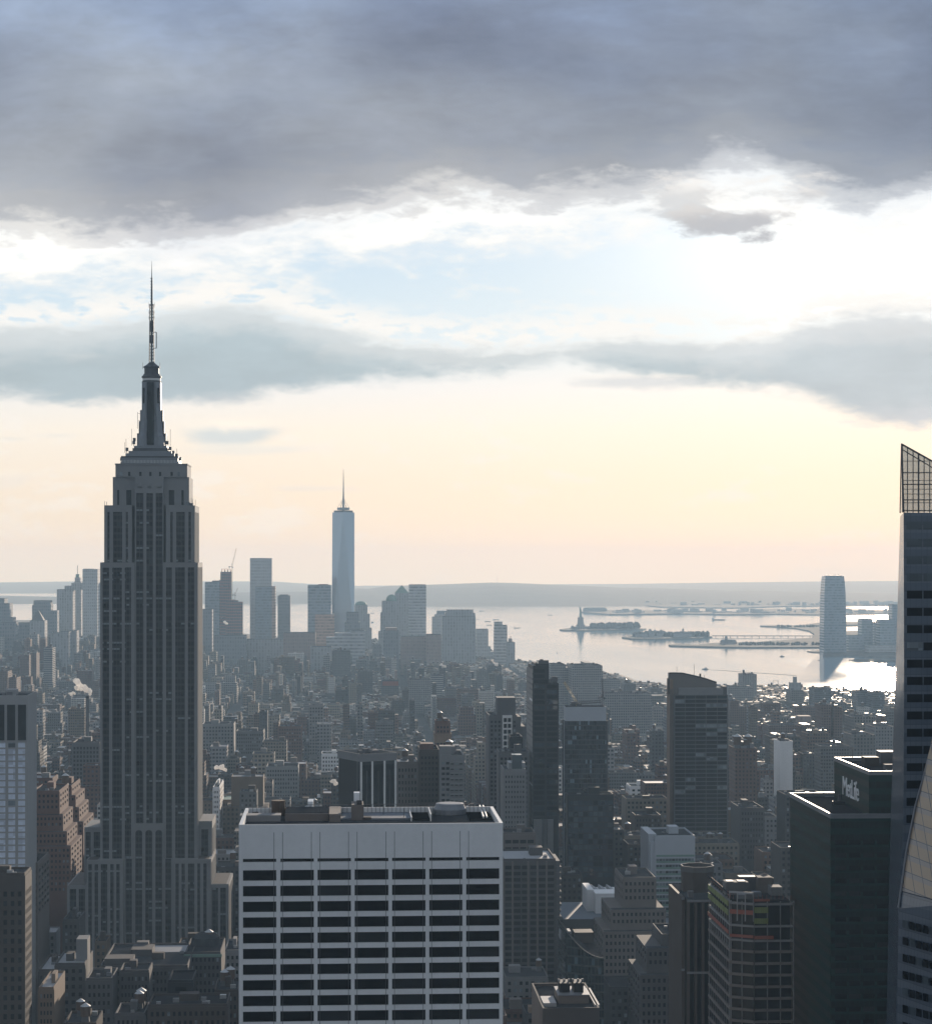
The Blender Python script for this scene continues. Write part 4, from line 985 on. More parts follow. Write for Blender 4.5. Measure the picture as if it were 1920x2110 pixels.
# beige stepped pre-war block and its neighbours at the lower right
stepped('office_building', 'beige stepped prewar office building with blank square top left of the brown notched tower', 1120, 46, [(1243, 1372, 1920, 0), (1258, 1372, 1875, 4), (1283, 1352, 1812, 10)], 'beige', ('glass',), 2130, cols=14, sidecols=6, fh=3.7)
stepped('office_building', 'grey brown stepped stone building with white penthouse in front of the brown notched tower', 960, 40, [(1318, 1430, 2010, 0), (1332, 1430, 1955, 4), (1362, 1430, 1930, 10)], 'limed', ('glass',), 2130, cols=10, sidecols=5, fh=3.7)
def notched():
    y, D = 800.0, 40.0
    h, z, loc = site(1416, 1475, 1855, y, D); r = thing('office_tower', 'brown granite notched tower with octagonal top left of the green panelled tower', 'office tower', loc)
    zc = lambda Y: zz(1445, Y, y)-loc[2]; lx = lambda X: wx(X, y)-loc[0]
    w = MB(); w.box(lx(1420), h+3, -D/2+2, D/2, 0, z); 
    for a, b in ((1416, 1421), (1431, 1436), (1446, 1451), (1461, 1466)): w.box(lx(a), lx(b), -D/2, -D/2+2, 0, z)
    w.box(lx(1410), lx(1416)-.01, -D/2+6, D/2, 0, z)
    w.build('wall', M['brown'], r)
    for a, b in ((1421, 1431), (1436, 1446), (1451, 1461)): pane('window_strip', r, 'F', lx(a)+.05, lx(b)-.05, 0, z-1.4, -D/2+1.9, M['glass'])
    for Y in (1855, 2003): 
        b = MB(); zt = zc(Y); b.box(lx(1415.5), h+3, -D/2-.2, -D/2-.02, zt-.8, zt+.05); b.box(lx(1409), lx(1415.4), -D/2+5.8, -D/2+5.98, zt-.8, zt+.05); b.build('cornice', M['alum'], r)
    box('roof', M['roof'], r, lx(1416)+.2, h+2.8, -D/2+.2, D/2-.2, z, z+.12)
    cx = lx(1456); oc = [(cx+6.4*math.cos(rad(22.5+45*i)), 2+6.4*math.sin(rad(22.5+45*i))) for i in range(8)]
    MB().prism(oc, z+.12, zc(1812)).build('octagonal_top', M['brown'], r)
    oc2 = [(cx+6.7*math.cos(rad(22.5+45*i)), 2+6.7*math.sin(rad(22.5+45*i))) for i in range(8)]; oc3 = [(cx+(p-cx)*.93, 2+(q-2)*.93) for p, q in oc2]
    zt = zc(1800); b = MB(); b.add([(p, q, zc(1812)) for p, q in oc2]+[(p, q, zt) for p, q in oc2]+[(p, q, zt) for p, q in oc3]+[(p, q, zc(1812)) for p, q in oc3], [(i+k*8, (i+1) % 8+k*8, (i+1) % 8+8+k*8, i+8+k*8) for k in range(3) for i in range(8)])
    b.build('crown_rim', M['dgrey'], r)
    for X in (1422, 1428): box('roof_plant', M['steel'], r, lx(X), lx(X)+1, -D/2+5, -D/2+7, z+.12, z+2.5)
notched()
def panelled():
    y, D = 725.0, 46.0
    loc = (wx(1560, y), y+D/2, 0); r = thing('office_tower', 'chamfered office tower being reclad with lime green panels and orange netting near the top', 'office tower', loc)
    FOOT.append((wx(1467, y), wx(1640, y), y, y+D)); HERO.append((y, 1470, 1640, 1850))
    lx = lambda X, yy=y: wx(X, yy)-loc[0]; zc = lambda Y: zz(1560, Y, y)
    ptop = zc(1858)
    P = [(lx(1507), -D/2+4), (lx(1553), -D/2), (lx(1634), -D/2), (lx(1634), D/2), (lx(1507)-.3, D/2)]
    inset = lambda d: [(P[0][0]+d, P[0][1]+d), (P[1][0]+d*.4, P[1][1]+d), (P[2][0]-d, P[2][1]+d), (P[3][0]-d, P[3][1]-d), (P[4][0]+d, P[4][1]-d)]
    MB().prism(inset(.9), 0, ptop).build('glazed_core', M['glass'], r)
    fl = 4.0
    for i in range(28):
        zf = zc(1960)-i*fl
        if zf < 3: break
        MB().prism(inset(0), zf-.9, zf).build('floor_band', M['beige'], r)
    for i in range(9):
        MB().prism(inset(.55), zc(1960)-(i+1)*fl+.01, zc(1960)-i*fl-.92).build('window_band', M['glass'], r)
    col = MB()
    for (a, c), (b, d) in ((P[0], P[1]), (P[1], P[2]), (P[4], P[0])):
        n = max(2, int(math.hypot(b-a, d-c)/4.2))
        for k in range(n+1):
            x_, y_ = a+(b-a)*k/n, c+(d-c)*k/n; x_ += .7 if (a, c) == P[4] else .2; col.box(x_-.16, x_+.16, y_+.3, y_+.62, 0, ptop-.2)
    col.build('column', M['grey'], r)
    # unfinished top floors
    for Y, t_ in ((1862, .8), (1908, .7), (1938, .7)): MB().prism(inset(.1), zc(Y)-t_, zc(Y)).build('floor_slab', M['grey'], r)
    def strip(name, mat, i, u0, u1, Y0, Y1, out=.25):
        (a, c), (b, d) = P[i], P[(i+1) % 5]; e = Vector((b-a, d-c)); n_ = Vector((e.y, -e.x)).normalized()*out
        p, q = Vector((a, c))+e*u0+n_, Vector((a, c))+e*u1+n_
        k = MB(); k.prism([tuple(p), tuple(q), tuple(q-n_.normalized()*.2), tuple(p-n_.normalized()*.2)], zc(Y1), zc(Y0)); return k.build(name, M[mat], r)
    for k in range(6):
        strip('green_panel', 'green', 1, .005+k*.06, .005+k*.06+.054, 1870, 1882); strip('green_panel', 'green', 1, .005+k*.06, .005+k*.06+.054, 1893, 1904)
    for k in range(5):
        strip('green_panel', 'green', 4, .03+k*.19, .03+k*.19+.17, 1862, 1873); strip('green_panel', 'green', 4, .03+k*.19, .03+k*.19+.17, 1880, 1892)
    strip('netting', 'orange', 0, .02, .98, 1877, 1886, .3); strip('netting', 'orange', 0, .02, .98, 1928, 1934, .3); strip('netting', 'orange', 1, 0, .5, 1929, 1936, .3); strip('netting', 'orange', 4, .02, .98, 1922, 1930, .3); strip('netting', 'orange', 1, 0, .4, 1853, 1858, .3)
    strip('roof_slab_edge', 'wroof', 0, 0, 1, 1839, 1843, .6); strip('roof_slab_edge', 'roof', 4, 0, 1, 1843, 1846, .4)
    for u in (0, .33, .66, 1): strip('mullion', 'alum', 0, max(0, u-.02), min(1, u+.02), 1843, 1900, .45)
    MB().prism(inset(1.2), ptop+.01, ptop+.3).build('roof', M['droof'], r)
    R = random.Random(8); zr = ptop+.3
    for i, (X, yy, w_, d_, hh, mt) in enumerate(((1508, 12, 8, 6, 4.5, 'dgrey'), (1530, 14, 4, 4, 3.2, 'brown'), (1580, 16, 5, 5, 5.5, 'beige'), (1545, 20, 6, 4, 5.2, 'steel'), (1600, 10, 4, 6, 3, 'grey'), (1560, 8, 3, 3, 1.6, 'alum'), (1525, 4, 3, 2, 1.4, 'alum'), (1542, 3, 2, 2, 1.8, 'steel'))):
        x_ = lx(X); box('roof_plant', M[mt], r, x_, x_+w_, -D/2+yy, -D/2+yy+d_, zr, zr+hh)
    x_ = lx(1508); box('skylight', M['wroof'], r, x_+.5, x_+3, -D/2+13, -D/2+17, zr+4.51, zr+4.7); box('skylight', M['wroof'], r, x_+4.5, x_+7.2, -D/2+13, -D/2+17, zr+4.51, zr+4.7)
    x_ = lx(1600); MB().lathe(x_, -D/2+22, [(3.4, zr), (3.4, zr+4.5), (.2, zr+6.2)], 12).build('water_tank', M['beige'], r)
    sc = MB()
    for k in range(16): sc.tube((lx(1507)+k*1.4, -D/2+5-min(3, k*.3), zr), (lx(1507)+k*1.4, -D/2+5-min(3, k*.3), zr+1.5), .06)
    for k in range(16):
        yy = -D/2+5+k*2.5; sc.tube((lx(1507)+.6, yy, zr), (lx(1507)+.6, yy, zr+1.7), .06)
    sc.tube((lx(1507)+.6, -D/2+5, zr+1.6), (lx(1507)+.6, D/2-2, zr+1.6), .06); sc.tube((lx(1507)+.6, -D/2+5, zr+.8), (lx(1507)+.6, D/2-2, zr+.8), .06)
    sc.build('railing', M['redmetal'], r)
panelled()
def lowright():
    # low blue-grey roof with white monitors
    y = 1185.0; h, z, loc = site(1160, 1290, 1893, y, 60); r = thing('low_building', 'low building with blue grey roof and white skylight monitors left of the beige stepped building', 'building', loc)
    box('wall', M['dgrey'], r, -h, h, -30, 30, 0, z-.5); box('roof', M['blueroof'], r, -h+.3, h-.3, -29.7, 29.7, z-.5, z-.35)
    lx = lambda X: wx(X, y+20)-loc[0]
    box('monitor', M['white'], r, lx(1226), lx(1282), -12, 4, z-.35, z+11); box('monitor', M['white'], r, lx(1212), lx(1226)-.02, -4, 22, z-.35, z+12)
    box('monitor', M['white'], r, lx(1226), lx(1282), 4.02, 22, z-.35, z+9.5)
    for k in range(3):
        a = lx(1227)+k*4.6; b = MB(); b.add([(a, 6, z+9.5), (a+4, 6, z+9.5), (a+4, 20, z+9.5), (a, 20, z+9.5), (a+.4, 6, z+11.6), (a+.4, 20, z+11.6)], [(0, 1, 4), (1, 2, 5, 4), (2, 3, 5), (3, 0, 4, 5)]); b.build('skylight', M['wroof'], r)
    # curved dark glass building
    y = 985.0; x0, x1 = wx(1168, y), wx(1244, y); zt = zz(1205, 1975, y); loc = ((x0+x1)/2, y+20, 0)
    r = thing('office_building', 'dark curved glass building in the lower gap right of the beige gridded building', 'building', loc); FOOT.append((x0, x1+10, y-4, y+44)); HERO.append((y, 1165, 1244, 1930))
    prof = []
    for i in range(9):
        t = i/8; prof.append((x0-loc[0]+(x1-x0)*t, -20+9*(1-(1-t)**2)*0-8*math.sin(t*math.pi/2)+8, zt+12*(1-t)**2))
    b = MB(); vs = []
    for x_, y_, z_ in prof: vs += [(x_, y_, 0), (x_, y_, z_), (x_, 22, z_), (x_, 22, 0)]
    b.add(vs, [(4*i, 4*i+4, 4*i+5, 4*i+1) for i in range(8)]+[(4*i+2, 4*i+6, 4*i+7, 4*i+3) for i in range(8)]+[(3, 2, 1, 0), (32, 33, 34, 35)])
    b.build('curved_curtain_wall', facade('dark_curved_glass', (.02, .03, .033), (.01, .016, .02), 4.0, 1.5, .9, .8, rough=.3, grough=.1), r)
    k = MB(); k.add([(x_, yy_, z_-.01) for x_, y_, z_ in prof for yy_ in (y_, 22)], [(2*i, 2*i+2, 2*i+3, 2*i+1) for i in range(8)]); k.build('roof', M['droof'], r)
    e = MB()
    for p, q in zip(prof, prof[1:]): e.tube(p, q, .25)
    e.build('roof_edge', M['dgrey'], r)
    box('roof_plant', M['brown'], r, -2, 7, 8, 18, zt+2, zt+7); box('roof_plant', M['wroof'], r, -9, -4, 6, 14, zt+4, zt+8)
    # tank block at the bottom edge
    y = 600.0; h, z, loc = site(1118, 1235, 2085, y, 36); r = thing('office_building', 'brown block with a double tank house on its roof, at the bottom edge', 'building', loc)
    box('wall', M['limed'], r, -h, h, -18, 18, 0, z); roofwork(r, -h, h, -18, 18, z, 1.0, 'roof', 'limed', 0, 3)
    lx = lambda X: wx(X, y+8)-loc[0]; zc = lambda Y: zz(1180, Y, y+8)-loc[2]
    box('tank_house', M['beige'], r, lx(1152), lx(1215), -8, 4, z+.13, zc(2055)); box('tank_house_rim', M['alum'], r, lx(1151), lx(1216), -8.4, 4.4, zc(2055), zc(2053))
    for a, b in ((1157, 1178), (1186, 1206)): box('tank', M['black'], r, lx(a), lx(b), -5, 1, zc(2053), zc(2034))
    for X in (1157, 1168, 1178, 1186, 1197, 1206): MB().cyl(lx(X), -2, zc(2034), zc(2029), .35, .35, 8).build('vent', M['alum'], r)
    box('skylight', M['wroof'], r, lx(1118), lx(1145), -12, -2, z+.13, z+1.2); box('skylight', M['wroof'], r, lx(1222), lx(1232), -14, 10, z+.13, z+1.0)
lowright()

# ================================================================== ground, water, far land
gm_, g, b, o = newmat('asphalt_ground')
P = g.n('ShaderNodeNewGeometry').outputs['Position']
g.set(b.inputs['Base Color'], g.ramp(g.noise(P, .02, 6, .6), [(.3, (.035, .036, .038)), (.7, (.07, .07, .07))])); b.inputs['Roughness'].default_value = .9
def landmat(name, c0, c1, sc=.004):
    m, g, b, o = newmat(name); P = g.n('ShaderNodeNewGeometry').outputs['Position']
    g.set(b.inputs['Base Color'], g.ramp(g.m('ADD', g.m('MULTIPLY', g.noise(P, sc, 6, .65), .6), g.m('MULTIPLY', g.noise(P, sc*8, 4, .6), .4)), [(.35, c0), (.65, c1)])); b.inputs['Roughness'].default_value = 1; b.inputs['Specular IOR Level'].default_value = .1
    return m
LAND = landmat('wooded_shore', (.05, .06, .06), (.10, .105, .10))
FLAT = landmat('built_up_shore', (.05, .055, .055), (.13, .13, .125), .01)
TREES = plain('bare_trees', (.035, .035, .025), 1, .3, .05)
wm, g, b, o = newmat('harbour_water')
P = g.n('ShaderNodeNewGeometry').outputs['Position']
b.inputs['Base Color'].default_value = (.15, .29, .39, 1); b.inputs['Specular IOR Level'].default_value = .38; b.inputs['IOR'].default_value = 1.33
P2 = g.v('MULTIPLY', P, (1, .35, 1))
pat = g.noise(g.v('MULTIPLY', P, (1, .22, 1)), .0022, 5, .6, .6)
g.set(b.inputs['Roughness'], g.m('ADD', g.mixf(g.step(pat, .35, .65), .07, .12), g.step(g.xyz(P)[1], 5000, 4550, 0, .06)))
bp = g.n('ShaderNodeBump'); bp.inputs['Strength'].default_value = .2; bp.inputs['Distance'].default_value = 1.0
g.set(bp.inputs['Height'], g.m('ADD', g.noise(P, .05, 4, .6), g.m('MULTIPLY', g.noise(P2, .008, 3, .6), 3.0))); g.set(b.inputs['Normal'], bp.outputs[0])
def sheet(name, mat, xs, ys, z, sel=None):
    b = MB(); n = len(xs)
    b.v = [(x, y, z+drop(x, y)) for y in ys for x in xs]
    b.f = [(j*n+i, j*n+i+1, (j+1)*n+i+1, (j+1)*n+i) for j in range(len(ys)-1) for i in range(n-1)]
    return tag(b.build(name, mat), kind='structure')
YE = 29500
sheet('water', wm, [-9000+i*500 for i in range(43)], [3300+i*400 for i in range(int((YE-3300)/400)+1)], WZ)
def poly_land(name, pts, z0, z1, mat, kind='structure'):
    """land with a low bank; the top follows the curve of the earth"""
    b = MB(); n = len(pts); cx = sum(p[0] for p in pts)/n; cy = sum(p[1] for p in pts)/n
    b.v = [(x, y, z0+drop(x, y)) for x, y in pts]+[(cx+(x-cx)*.99, cy+(y-cy)*.99, z1+drop(x, y)) for x, y in pts]
    b.f = [(i, (i+1) % n, n+(i+1) % n, n+i) for i in range(n)]+[tuple(range(n, 2*n))]
    return tag(b.build(name, mat), kind=kind)
shore_px = [(1845, 1436), (1800, 1434), (1760, 1432), (1700, 1426), (1640, 1424), (1560, 1424), (1500, 1424), (1440, 1422), (1380, 1419), (1330, 1416), (1290, 1400), (1240, 1390), (1180, 1378), (1110, 1372), (1062, 1368), (1045, 1350), (1010, 1345), (940, 1333), (860, 1327), (780, 1324), (690, 1322), (600, 1318), (520, 1312), (420, 1300), (300, 1292), (180, 1283), (60, 1281), (-80, 1281)]
shore = [seapt(X, Y) for X, Y in shore_px]
SHORE = shore+[(shore[-1][0]-1500, 6500), (-3500, 5000), (-3500, -1500), (3000, -1500), (3000, 3600), (2200, 4000)]
if SHORE[0][0] > 2200: SHORE = SHORE[:-1]
poly_land('ground', SHORE, WZ-3, 0, gm_)
def inside(x, y, poly=SHORE):
    c = False; j = len(poly)-1
    for i in range(len(poly)):
        xi, yi = poly[i]; xj, yj = poly[j]
        if (yi > y) != (yj > y) and x < (xj-xi)*(y-yi)/(yj-yi)+xi: c = not c
        j = i
    return c
def ridge(name, prof, y0, y1, y2, mat, seed, rough=.12):
    """a range of hills: shoreline at y0, crest at y1 with the skyline given in the photograph, falling to y2"""
    R = np.random.RandomState(seed); b = MB(); n = 140; X0, X1 = prof[0][0], prof[-1][0]; rows = [0, .12, .3, .5, .7, .85, 1, 1.25, 1.6, 2.0]
    nz = np.zeros((len(rows), n))
    for k in (4, 8, 16, 33, 66):
        a = R.rand(len(rows)+1, k+2)
        for r_ in range(len(rows)): nz[r_] += np.interp(np.linspace(0, k, n), np.arange(k+2), .6*a[r_]+.4*a[r_+1])/k**.8
    nz -= nz.mean()
    for r_, f in enumerate(rows):
        yy = y0+(y1-y0)*f if f <= 1 else y1+(y2-y1)*(f-1)
        for i in range(n):
            X = X0+(X1-X0)*i/(n-1); Yt = np.interp(X, [p[0] for p in prof], [p[1] for p in prof])
            x = wx(X, y1)+(X-960)/F*(yy-y1)
            zt = zz(X, Yt, y1); base = WZ-1+drop(x, yy)
            hgt = max(zt-(WZ+drop(x, y1)), 4)
            s = math.sin(min(f, 1)*math.pi/2)**1.1 if f <= 1 else max(0, 1-(f-1))
            z = base+hgt*s*(1+rough*nz[r_][i]*(1 if f < 1 else .35))
            b.v.append((x, yy, z))
    b.f = [(j*n+i, j*n+i+1, (j+1)*n+i+1, (j+1)*n+i) for j in range(len(rows)-1) for i in range(n-1)]
    return tag(b.build(name, mat), kind='structure')
ridge('hills', [(-300, 1201), (0, 1200), (150, 1198), (330, 1197), (480, 1198), (560, 1198), (640, 1203), (720, 1207), (900, 1206), (1100, 1204), (1300, 1203), (1500, 1200), (1700, 1198), (1860, 1197), (2100, 1197)], 20500, 27000, 29000, LAND, 1, .05)
ridge('hills', [(-300, 1229), (0, 1227), (90, 1229), (210, 1231), (350, 1226), (440, 1222), (560, 1219), (640, 1219), (720, 1225), (790, 1238)], 14600, 16500, 18500, LAND, 2, .06)
ridge('hills', [(640, 1228), (690, 1216), (735, 1212), (760, 1213), (800, 1207), (845, 1206), (930, 1203), (1010, 1200), (1060, 1201), (1130, 1204), (1200, 1207), (1290, 1211), (1400, 1213), (1520, 1217), (1640, 1219), (1780, 1222), (1900, 1226)], 13500, 17000, 20000, LAND, 3, .08)
def land(name, px, h, mat=FLAT): return poly_land(name, [seapt(X, Y) for X, Y in px], WZ-2, WZ+h, mat)
land('far_shore', [(1120, 1249), (1250, 1247), (1330, 1249), (1362, 1252), (1510, 1254), (1640, 1250), (1900, 1250), (1900, 1243.5), (1760, 1244), (1700, 1241), (1560, 1243), (1440, 1242), (1330, 1243), (1120, 1245)], 5)
land('far_shore', [(1120, 1240), (1900, 1239), (1900, 1222), (1120, 1222)], 6)
land('far_shore', [(1196, 1263), (1250, 1259), (1362, 1259.5), (1440, 1261), (1515, 1262), (1520, 1257), (1700, 1256), (1712, 1259), (1900, 1259.5), (1900, 1266), (1760, 1267), (1700, 1269), (1600, 1267), (1500, 1268), (1400, 1266.5), (1330, 1267), (1255, 1268)], 6)
land('far_shore', [(1660, 1289), (1690, 1285), (1740, 1284), (1900, 1283), (1900, 1289), (1740, 1290), (1700, 1291), (1665, 1291)], 5)
land('far_shore', [(1695, 1354), (1740, 1352), (1800, 1356), (1850, 1357), (1900, 1360), (1900, 1300), (1820, 1300), (1700, 1304), (1672, 1316), (1640, 1319), (1600, 1322), (1590, 1325), (1700, 1323)], 4)
land('spit', [(1565, 1290.5), (1620, 1290), (1660, 1291), (1690, 1294), (1705, 1300), (1690, 1314), (1672, 1317), (1678, 1309), (1668, 1302), (1640, 1296.5), (1600, 1293), (1567, 1291.5)], 4, LAND)
land('spit', [(1376, 1331), (1402, 1329), (1435, 1331), (1470, 1327), (1560, 1325), (1600, 1322), (1700, 1322), (1740, 1331), (1700, 1336), (1600, 1336), (1540, 1336), (1450, 1334.5), (1400, 1333), (1380, 1332.5)], 4, LAND)
land('island', [(1152, 1299), (1165, 1297), (1178, 1295.5), (1230, 1294.5), (1290, 1296), (1332, 1297), (1325, 1299), (1260, 1300), (1205, 1301), (1160, 1300.5)], 4, LAND)
land('island', [(1280, 1315), (1298, 1313), (1330, 1309.5), (1400, 1309), (1462, 1312), (1468, 1314), (1440, 1317), (1370, 1318), (1300, 1318)], 4, LAND)
land('island', [(1300, 1278.2), (1478, 1278.3), (1490, 1277.6), (1465, 1277)], 2, LAND) if False else None
land('shoal', [(1662, 1343), (1700, 1341), (1745, 1345), (1700, 1346.5), (1672, 1345)], 2)
land('shoal', [(1748, 1361), (1800, 1358), (1850, 1361), (1850, 1364), (1790, 1363.5)], 2)

def lumps(b, cx, cy, w, d, z, n, r0, r1, R):
    for _ in range(n):
        x, y, r = cx+R.uniform(-w, w), cy+R.uniform(-d, d), R.uniform(r0, r1); k = 6; zz0 = z+drop(x, y)
        rings = []
        for f, rr in ((0, .5), (.35, 1.0), (.7, .85), (1.0, .25)):
            rings.append([(x+r*rr*R.uniform(.75, 1.2)*math.cos(6.283*i/k+f), y+r*rr*R.uniform(.75, 1.2)*math.sin(6.283*i/k+f), zz0+r*1.9*f*R.uniform(.9, 1.1)) for i in range(k)])
        b.loft(rings)
def wood(X0, X1, Y, n, r0, r1, seed, dd=40):
    R = random.Random(seed); b = MB()
    for i in range(n):
        X = R.uniform(X0, X1); x, y = seapt(X, Y); lumps(b, x, y, 4, dd, WZ+3, 1, r0, r1, R)
    tag(b.build('tree_cover', TREES), kind='stuff')
wood(1222, 1312, 1297, 130, 6, 14, 1); wood(1300, 1460, 1313.5, 120, 5, 10, 2); wood(1520, 1690, 1331, 90, 3, 6, 3); wood(1180, 1225, 1297, 16, 4, 7, 4); wood(1600, 1690, 1294, 40, 3, 6, 5, 15)

# statue on its island
def statue():
    x, y = seapt(1196, 1297.5); z = WZ+3.5+drop(x, y); s = 1.08
    r = thing('statue', 'tall robed statue raising a torch on a stone pedestal, on the wooded island', 'statue', (x, y, z), rad(200))
    st = [(38*math.cos(math.pi*i/11)*(1 if i % 2 else .72), 38*math.sin(math.pi*i/11)*(1 if i % 2 else .72)) for i in range(22)]
    MB().prism(st, 0, 9).build('fort', M['lime'], r)
    MB().box(-14, 14, -14, 14, 9, 16).loft([[(-11*k, -11*k, h), (11*k, -11*k, h), (11*k, 11*k, h), (-11*k, 11*k, h)] for h, k in ((16, 1), (22, .9), (40, .74), (41, .9), (44, .9), (44.2, .72), (47, .7))]).build('pedestal', M['lime'], r)
    b = MB(); h0 = 47
    b.lathe(0, 0, [(5.2, h0), (5.6, h0+4), (5.0, h0+12), (4.3, h0+19), (3.9, h0+24), (4.6, h0+28), (4.4, h0+30.5), (2.2, h0+32), (1.5, h0+33), (1.9, h0+34.5), (2.1, h0+36.5), (1.5, h0+38.3), (.3, h0+39)], 14)
    b.loft([[(3.3+q*1.6*math.cos(t)+a, q*1.6*math.sin(t), h0+zh) for t in [6.283*i/8 for i in range(8)]] for q, a, zh in ((1.1, -.4, 28.5), (.95, .5, 33), (.8, 1.2, 39), (.7, 1.3, 42.5))])
    b.box(-5.4, -2.6, -3.4, -1.2, h0+19, h0+26)
    b.build('figure', M['copper'], r)
    for k in range(7):
        a = math.pi*k/6; MB().tube((0, 1.6*math.cos(a), h0+37.5+.8*math.sin(a)), (0, 4.4*math.cos(a), h0+38+3.4*math.sin(a)), .25).build('crown_ray', M['copper'], r)
    MB().lathe(4.6, 0, [(.5, h0+42), (.6, h0+43.5), (1.7, h0+44), (1.6, h0+44.7), (.9, h0+45), (.8, h0+46.5), (.1, h0+48)], 10).build('torch', M['copper'], r)
statue()
FAR = dict(  # distant walls paled and blued: haze and sky reflection put into the colour
    glassy=facade('far_haze_glass', (.22, .27, .32), (.18, .23, .28), 8, 5, .96, .6, rough=.3, grough=.15, var=.3, band=True, lit=0),
    pale=facade('far_haze_pale', (.42, .43, .44), (.29, .305, .32), 9, 6, .5, .5, var=.3, lit=0),
    dark=facade('far_haze_dark', (.20, .22, .245), (.15, .17, .195), 9, 6, .5, .55, var=.3, lit=0),
    brick=facade('far_haze_brick', (.30, .24, .22), (.22, .19, .19), 8, 5, .5, .5, var=.3, lit=0),
    bands=facade('far_haze_bands', (.45, .46, .47), (.27, .30, .33), 8, 6, .9, .5, var=.3, band=True, lit=0),
    stone=facade('far_haze_stone', (.33, .345, .36), (.25, .265, .28), 8, 7, .5, .8, var=.3, lit=0),
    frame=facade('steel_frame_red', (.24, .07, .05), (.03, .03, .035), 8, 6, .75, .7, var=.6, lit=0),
    sunsetglass=facade('painted_sunset_glass', (.50, .32, .24), (.36, .24, .18), 8, 5, .9, .6, rough=.3, grough=.2, var=.3, band=True, lit=0),  # orange sunset reflection painted into wall and pane colour
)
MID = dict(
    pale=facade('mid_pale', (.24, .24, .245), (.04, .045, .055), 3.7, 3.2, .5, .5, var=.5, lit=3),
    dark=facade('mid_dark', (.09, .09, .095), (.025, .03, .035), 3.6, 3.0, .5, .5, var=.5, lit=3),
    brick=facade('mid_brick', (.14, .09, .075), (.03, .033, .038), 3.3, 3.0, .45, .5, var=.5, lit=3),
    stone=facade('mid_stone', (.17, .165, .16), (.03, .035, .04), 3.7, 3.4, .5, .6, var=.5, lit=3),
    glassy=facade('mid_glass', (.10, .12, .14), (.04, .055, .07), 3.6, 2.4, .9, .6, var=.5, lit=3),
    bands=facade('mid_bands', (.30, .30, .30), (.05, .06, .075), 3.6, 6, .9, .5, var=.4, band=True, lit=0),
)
def far(name, label, Xl, Xr, Yt, y, D, mat, tops=(), cat='tower', crown=None, group=None):
    """a distant tower; tops are further stages (part, Xl, Xr, Yt, material, setback)"""
    h, z, loc = site(Xl, Xr, Yt, y, D); r = thing(name, label, cat, loc, 0, group)
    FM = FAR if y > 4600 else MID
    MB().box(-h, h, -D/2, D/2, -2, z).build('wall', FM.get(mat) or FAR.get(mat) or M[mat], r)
    box('roof', M['roof'], r, -h+.8, h-.8, -D/2+.8, D/2-.8, z, z+.6)
    for nm, a, b_, Y, mt, sb in tops:
        yy = y+sb; x0, x1 = wx(a, yy)-loc[0], wx(b_, yy)-loc[0]; z1 = zz((a+b_)/2, Y, yy)-loc[2]
        if nm == 'pyramid_roof':
            hh = (x1-x0)/2; MB().loft([[(x0, yy-loc[1], z), (x1, yy-loc[1], z), (x1, yy-loc[1]+2*hh, z), (x0, yy-loc[1]+2*hh, z)], [((x0+x1)/2+q, yy-loc[1]+hh+p, z1) for q, p in ((-.4, -.4), (.4, -.4), (.4, .4), (-.4, .4))]]).build(nm, M[mt], r)
        elif nm in ('dome', 'barrel_roof'):
            hh = (x1-x0)/2; MB().lathe((x0+x1)/2, yy-loc[1]+hh, [(hh*math.cos(a_), z+(z1-z)*math.sin(a_)) for a_ in [math.pi/2*i/6 for i in range(7)]], 16).build(nm, M[mt], r)
        elif nm == 'spire':
            MB().tube(((x0+x1)/2, yy-loc[1]+3, z-4), ((x0+x1)/2, yy-loc[1]+3, z1), max(.35, (x1-x0)/2), 6).build(nm, M['steel'], r)
        else:
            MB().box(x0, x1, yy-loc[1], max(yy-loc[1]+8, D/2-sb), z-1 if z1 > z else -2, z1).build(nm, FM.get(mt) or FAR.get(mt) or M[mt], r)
    if y < 4600:
        R_ = random.Random(int(Xl*7+y)); pb = MB(); pb.box(-h, h, -D/2, -D/2+.4, z, z+1.1); pb.box(-h, h, D/2-.4, D/2, z, z+1.1); pb.box(-h, -h+.4, -D/2+.4, D/2-.4, z, z+1.1); pb.box(h-.4, h, -D/2+.4, D/2-.4, z, z+1.1); pb.build('parapet', FM.get(mat) or M[mat], r)
        for q in range(3): sx = R_.uniform(2, 6); a_ = R_.uniform(-h+1, max(-h+1.1, h-sx-1)); c_ = R_.uniform(-D/2+2, D/2-8); box('roof_plant', M[R_.choice(['brown', 'grey', 'alum', 'dgrey'])], r, a_, a_+sx, c_, c_+R_.uniform(2, 5), z+.61, z+R_.uniform(2, 5))
        if R_.random() < .6: watertank(r, R_.uniform(-h*.6, h*.6), R_.uniform(-D/4, D/4), z+.6, 2.1)
    r['h'] = z; return r
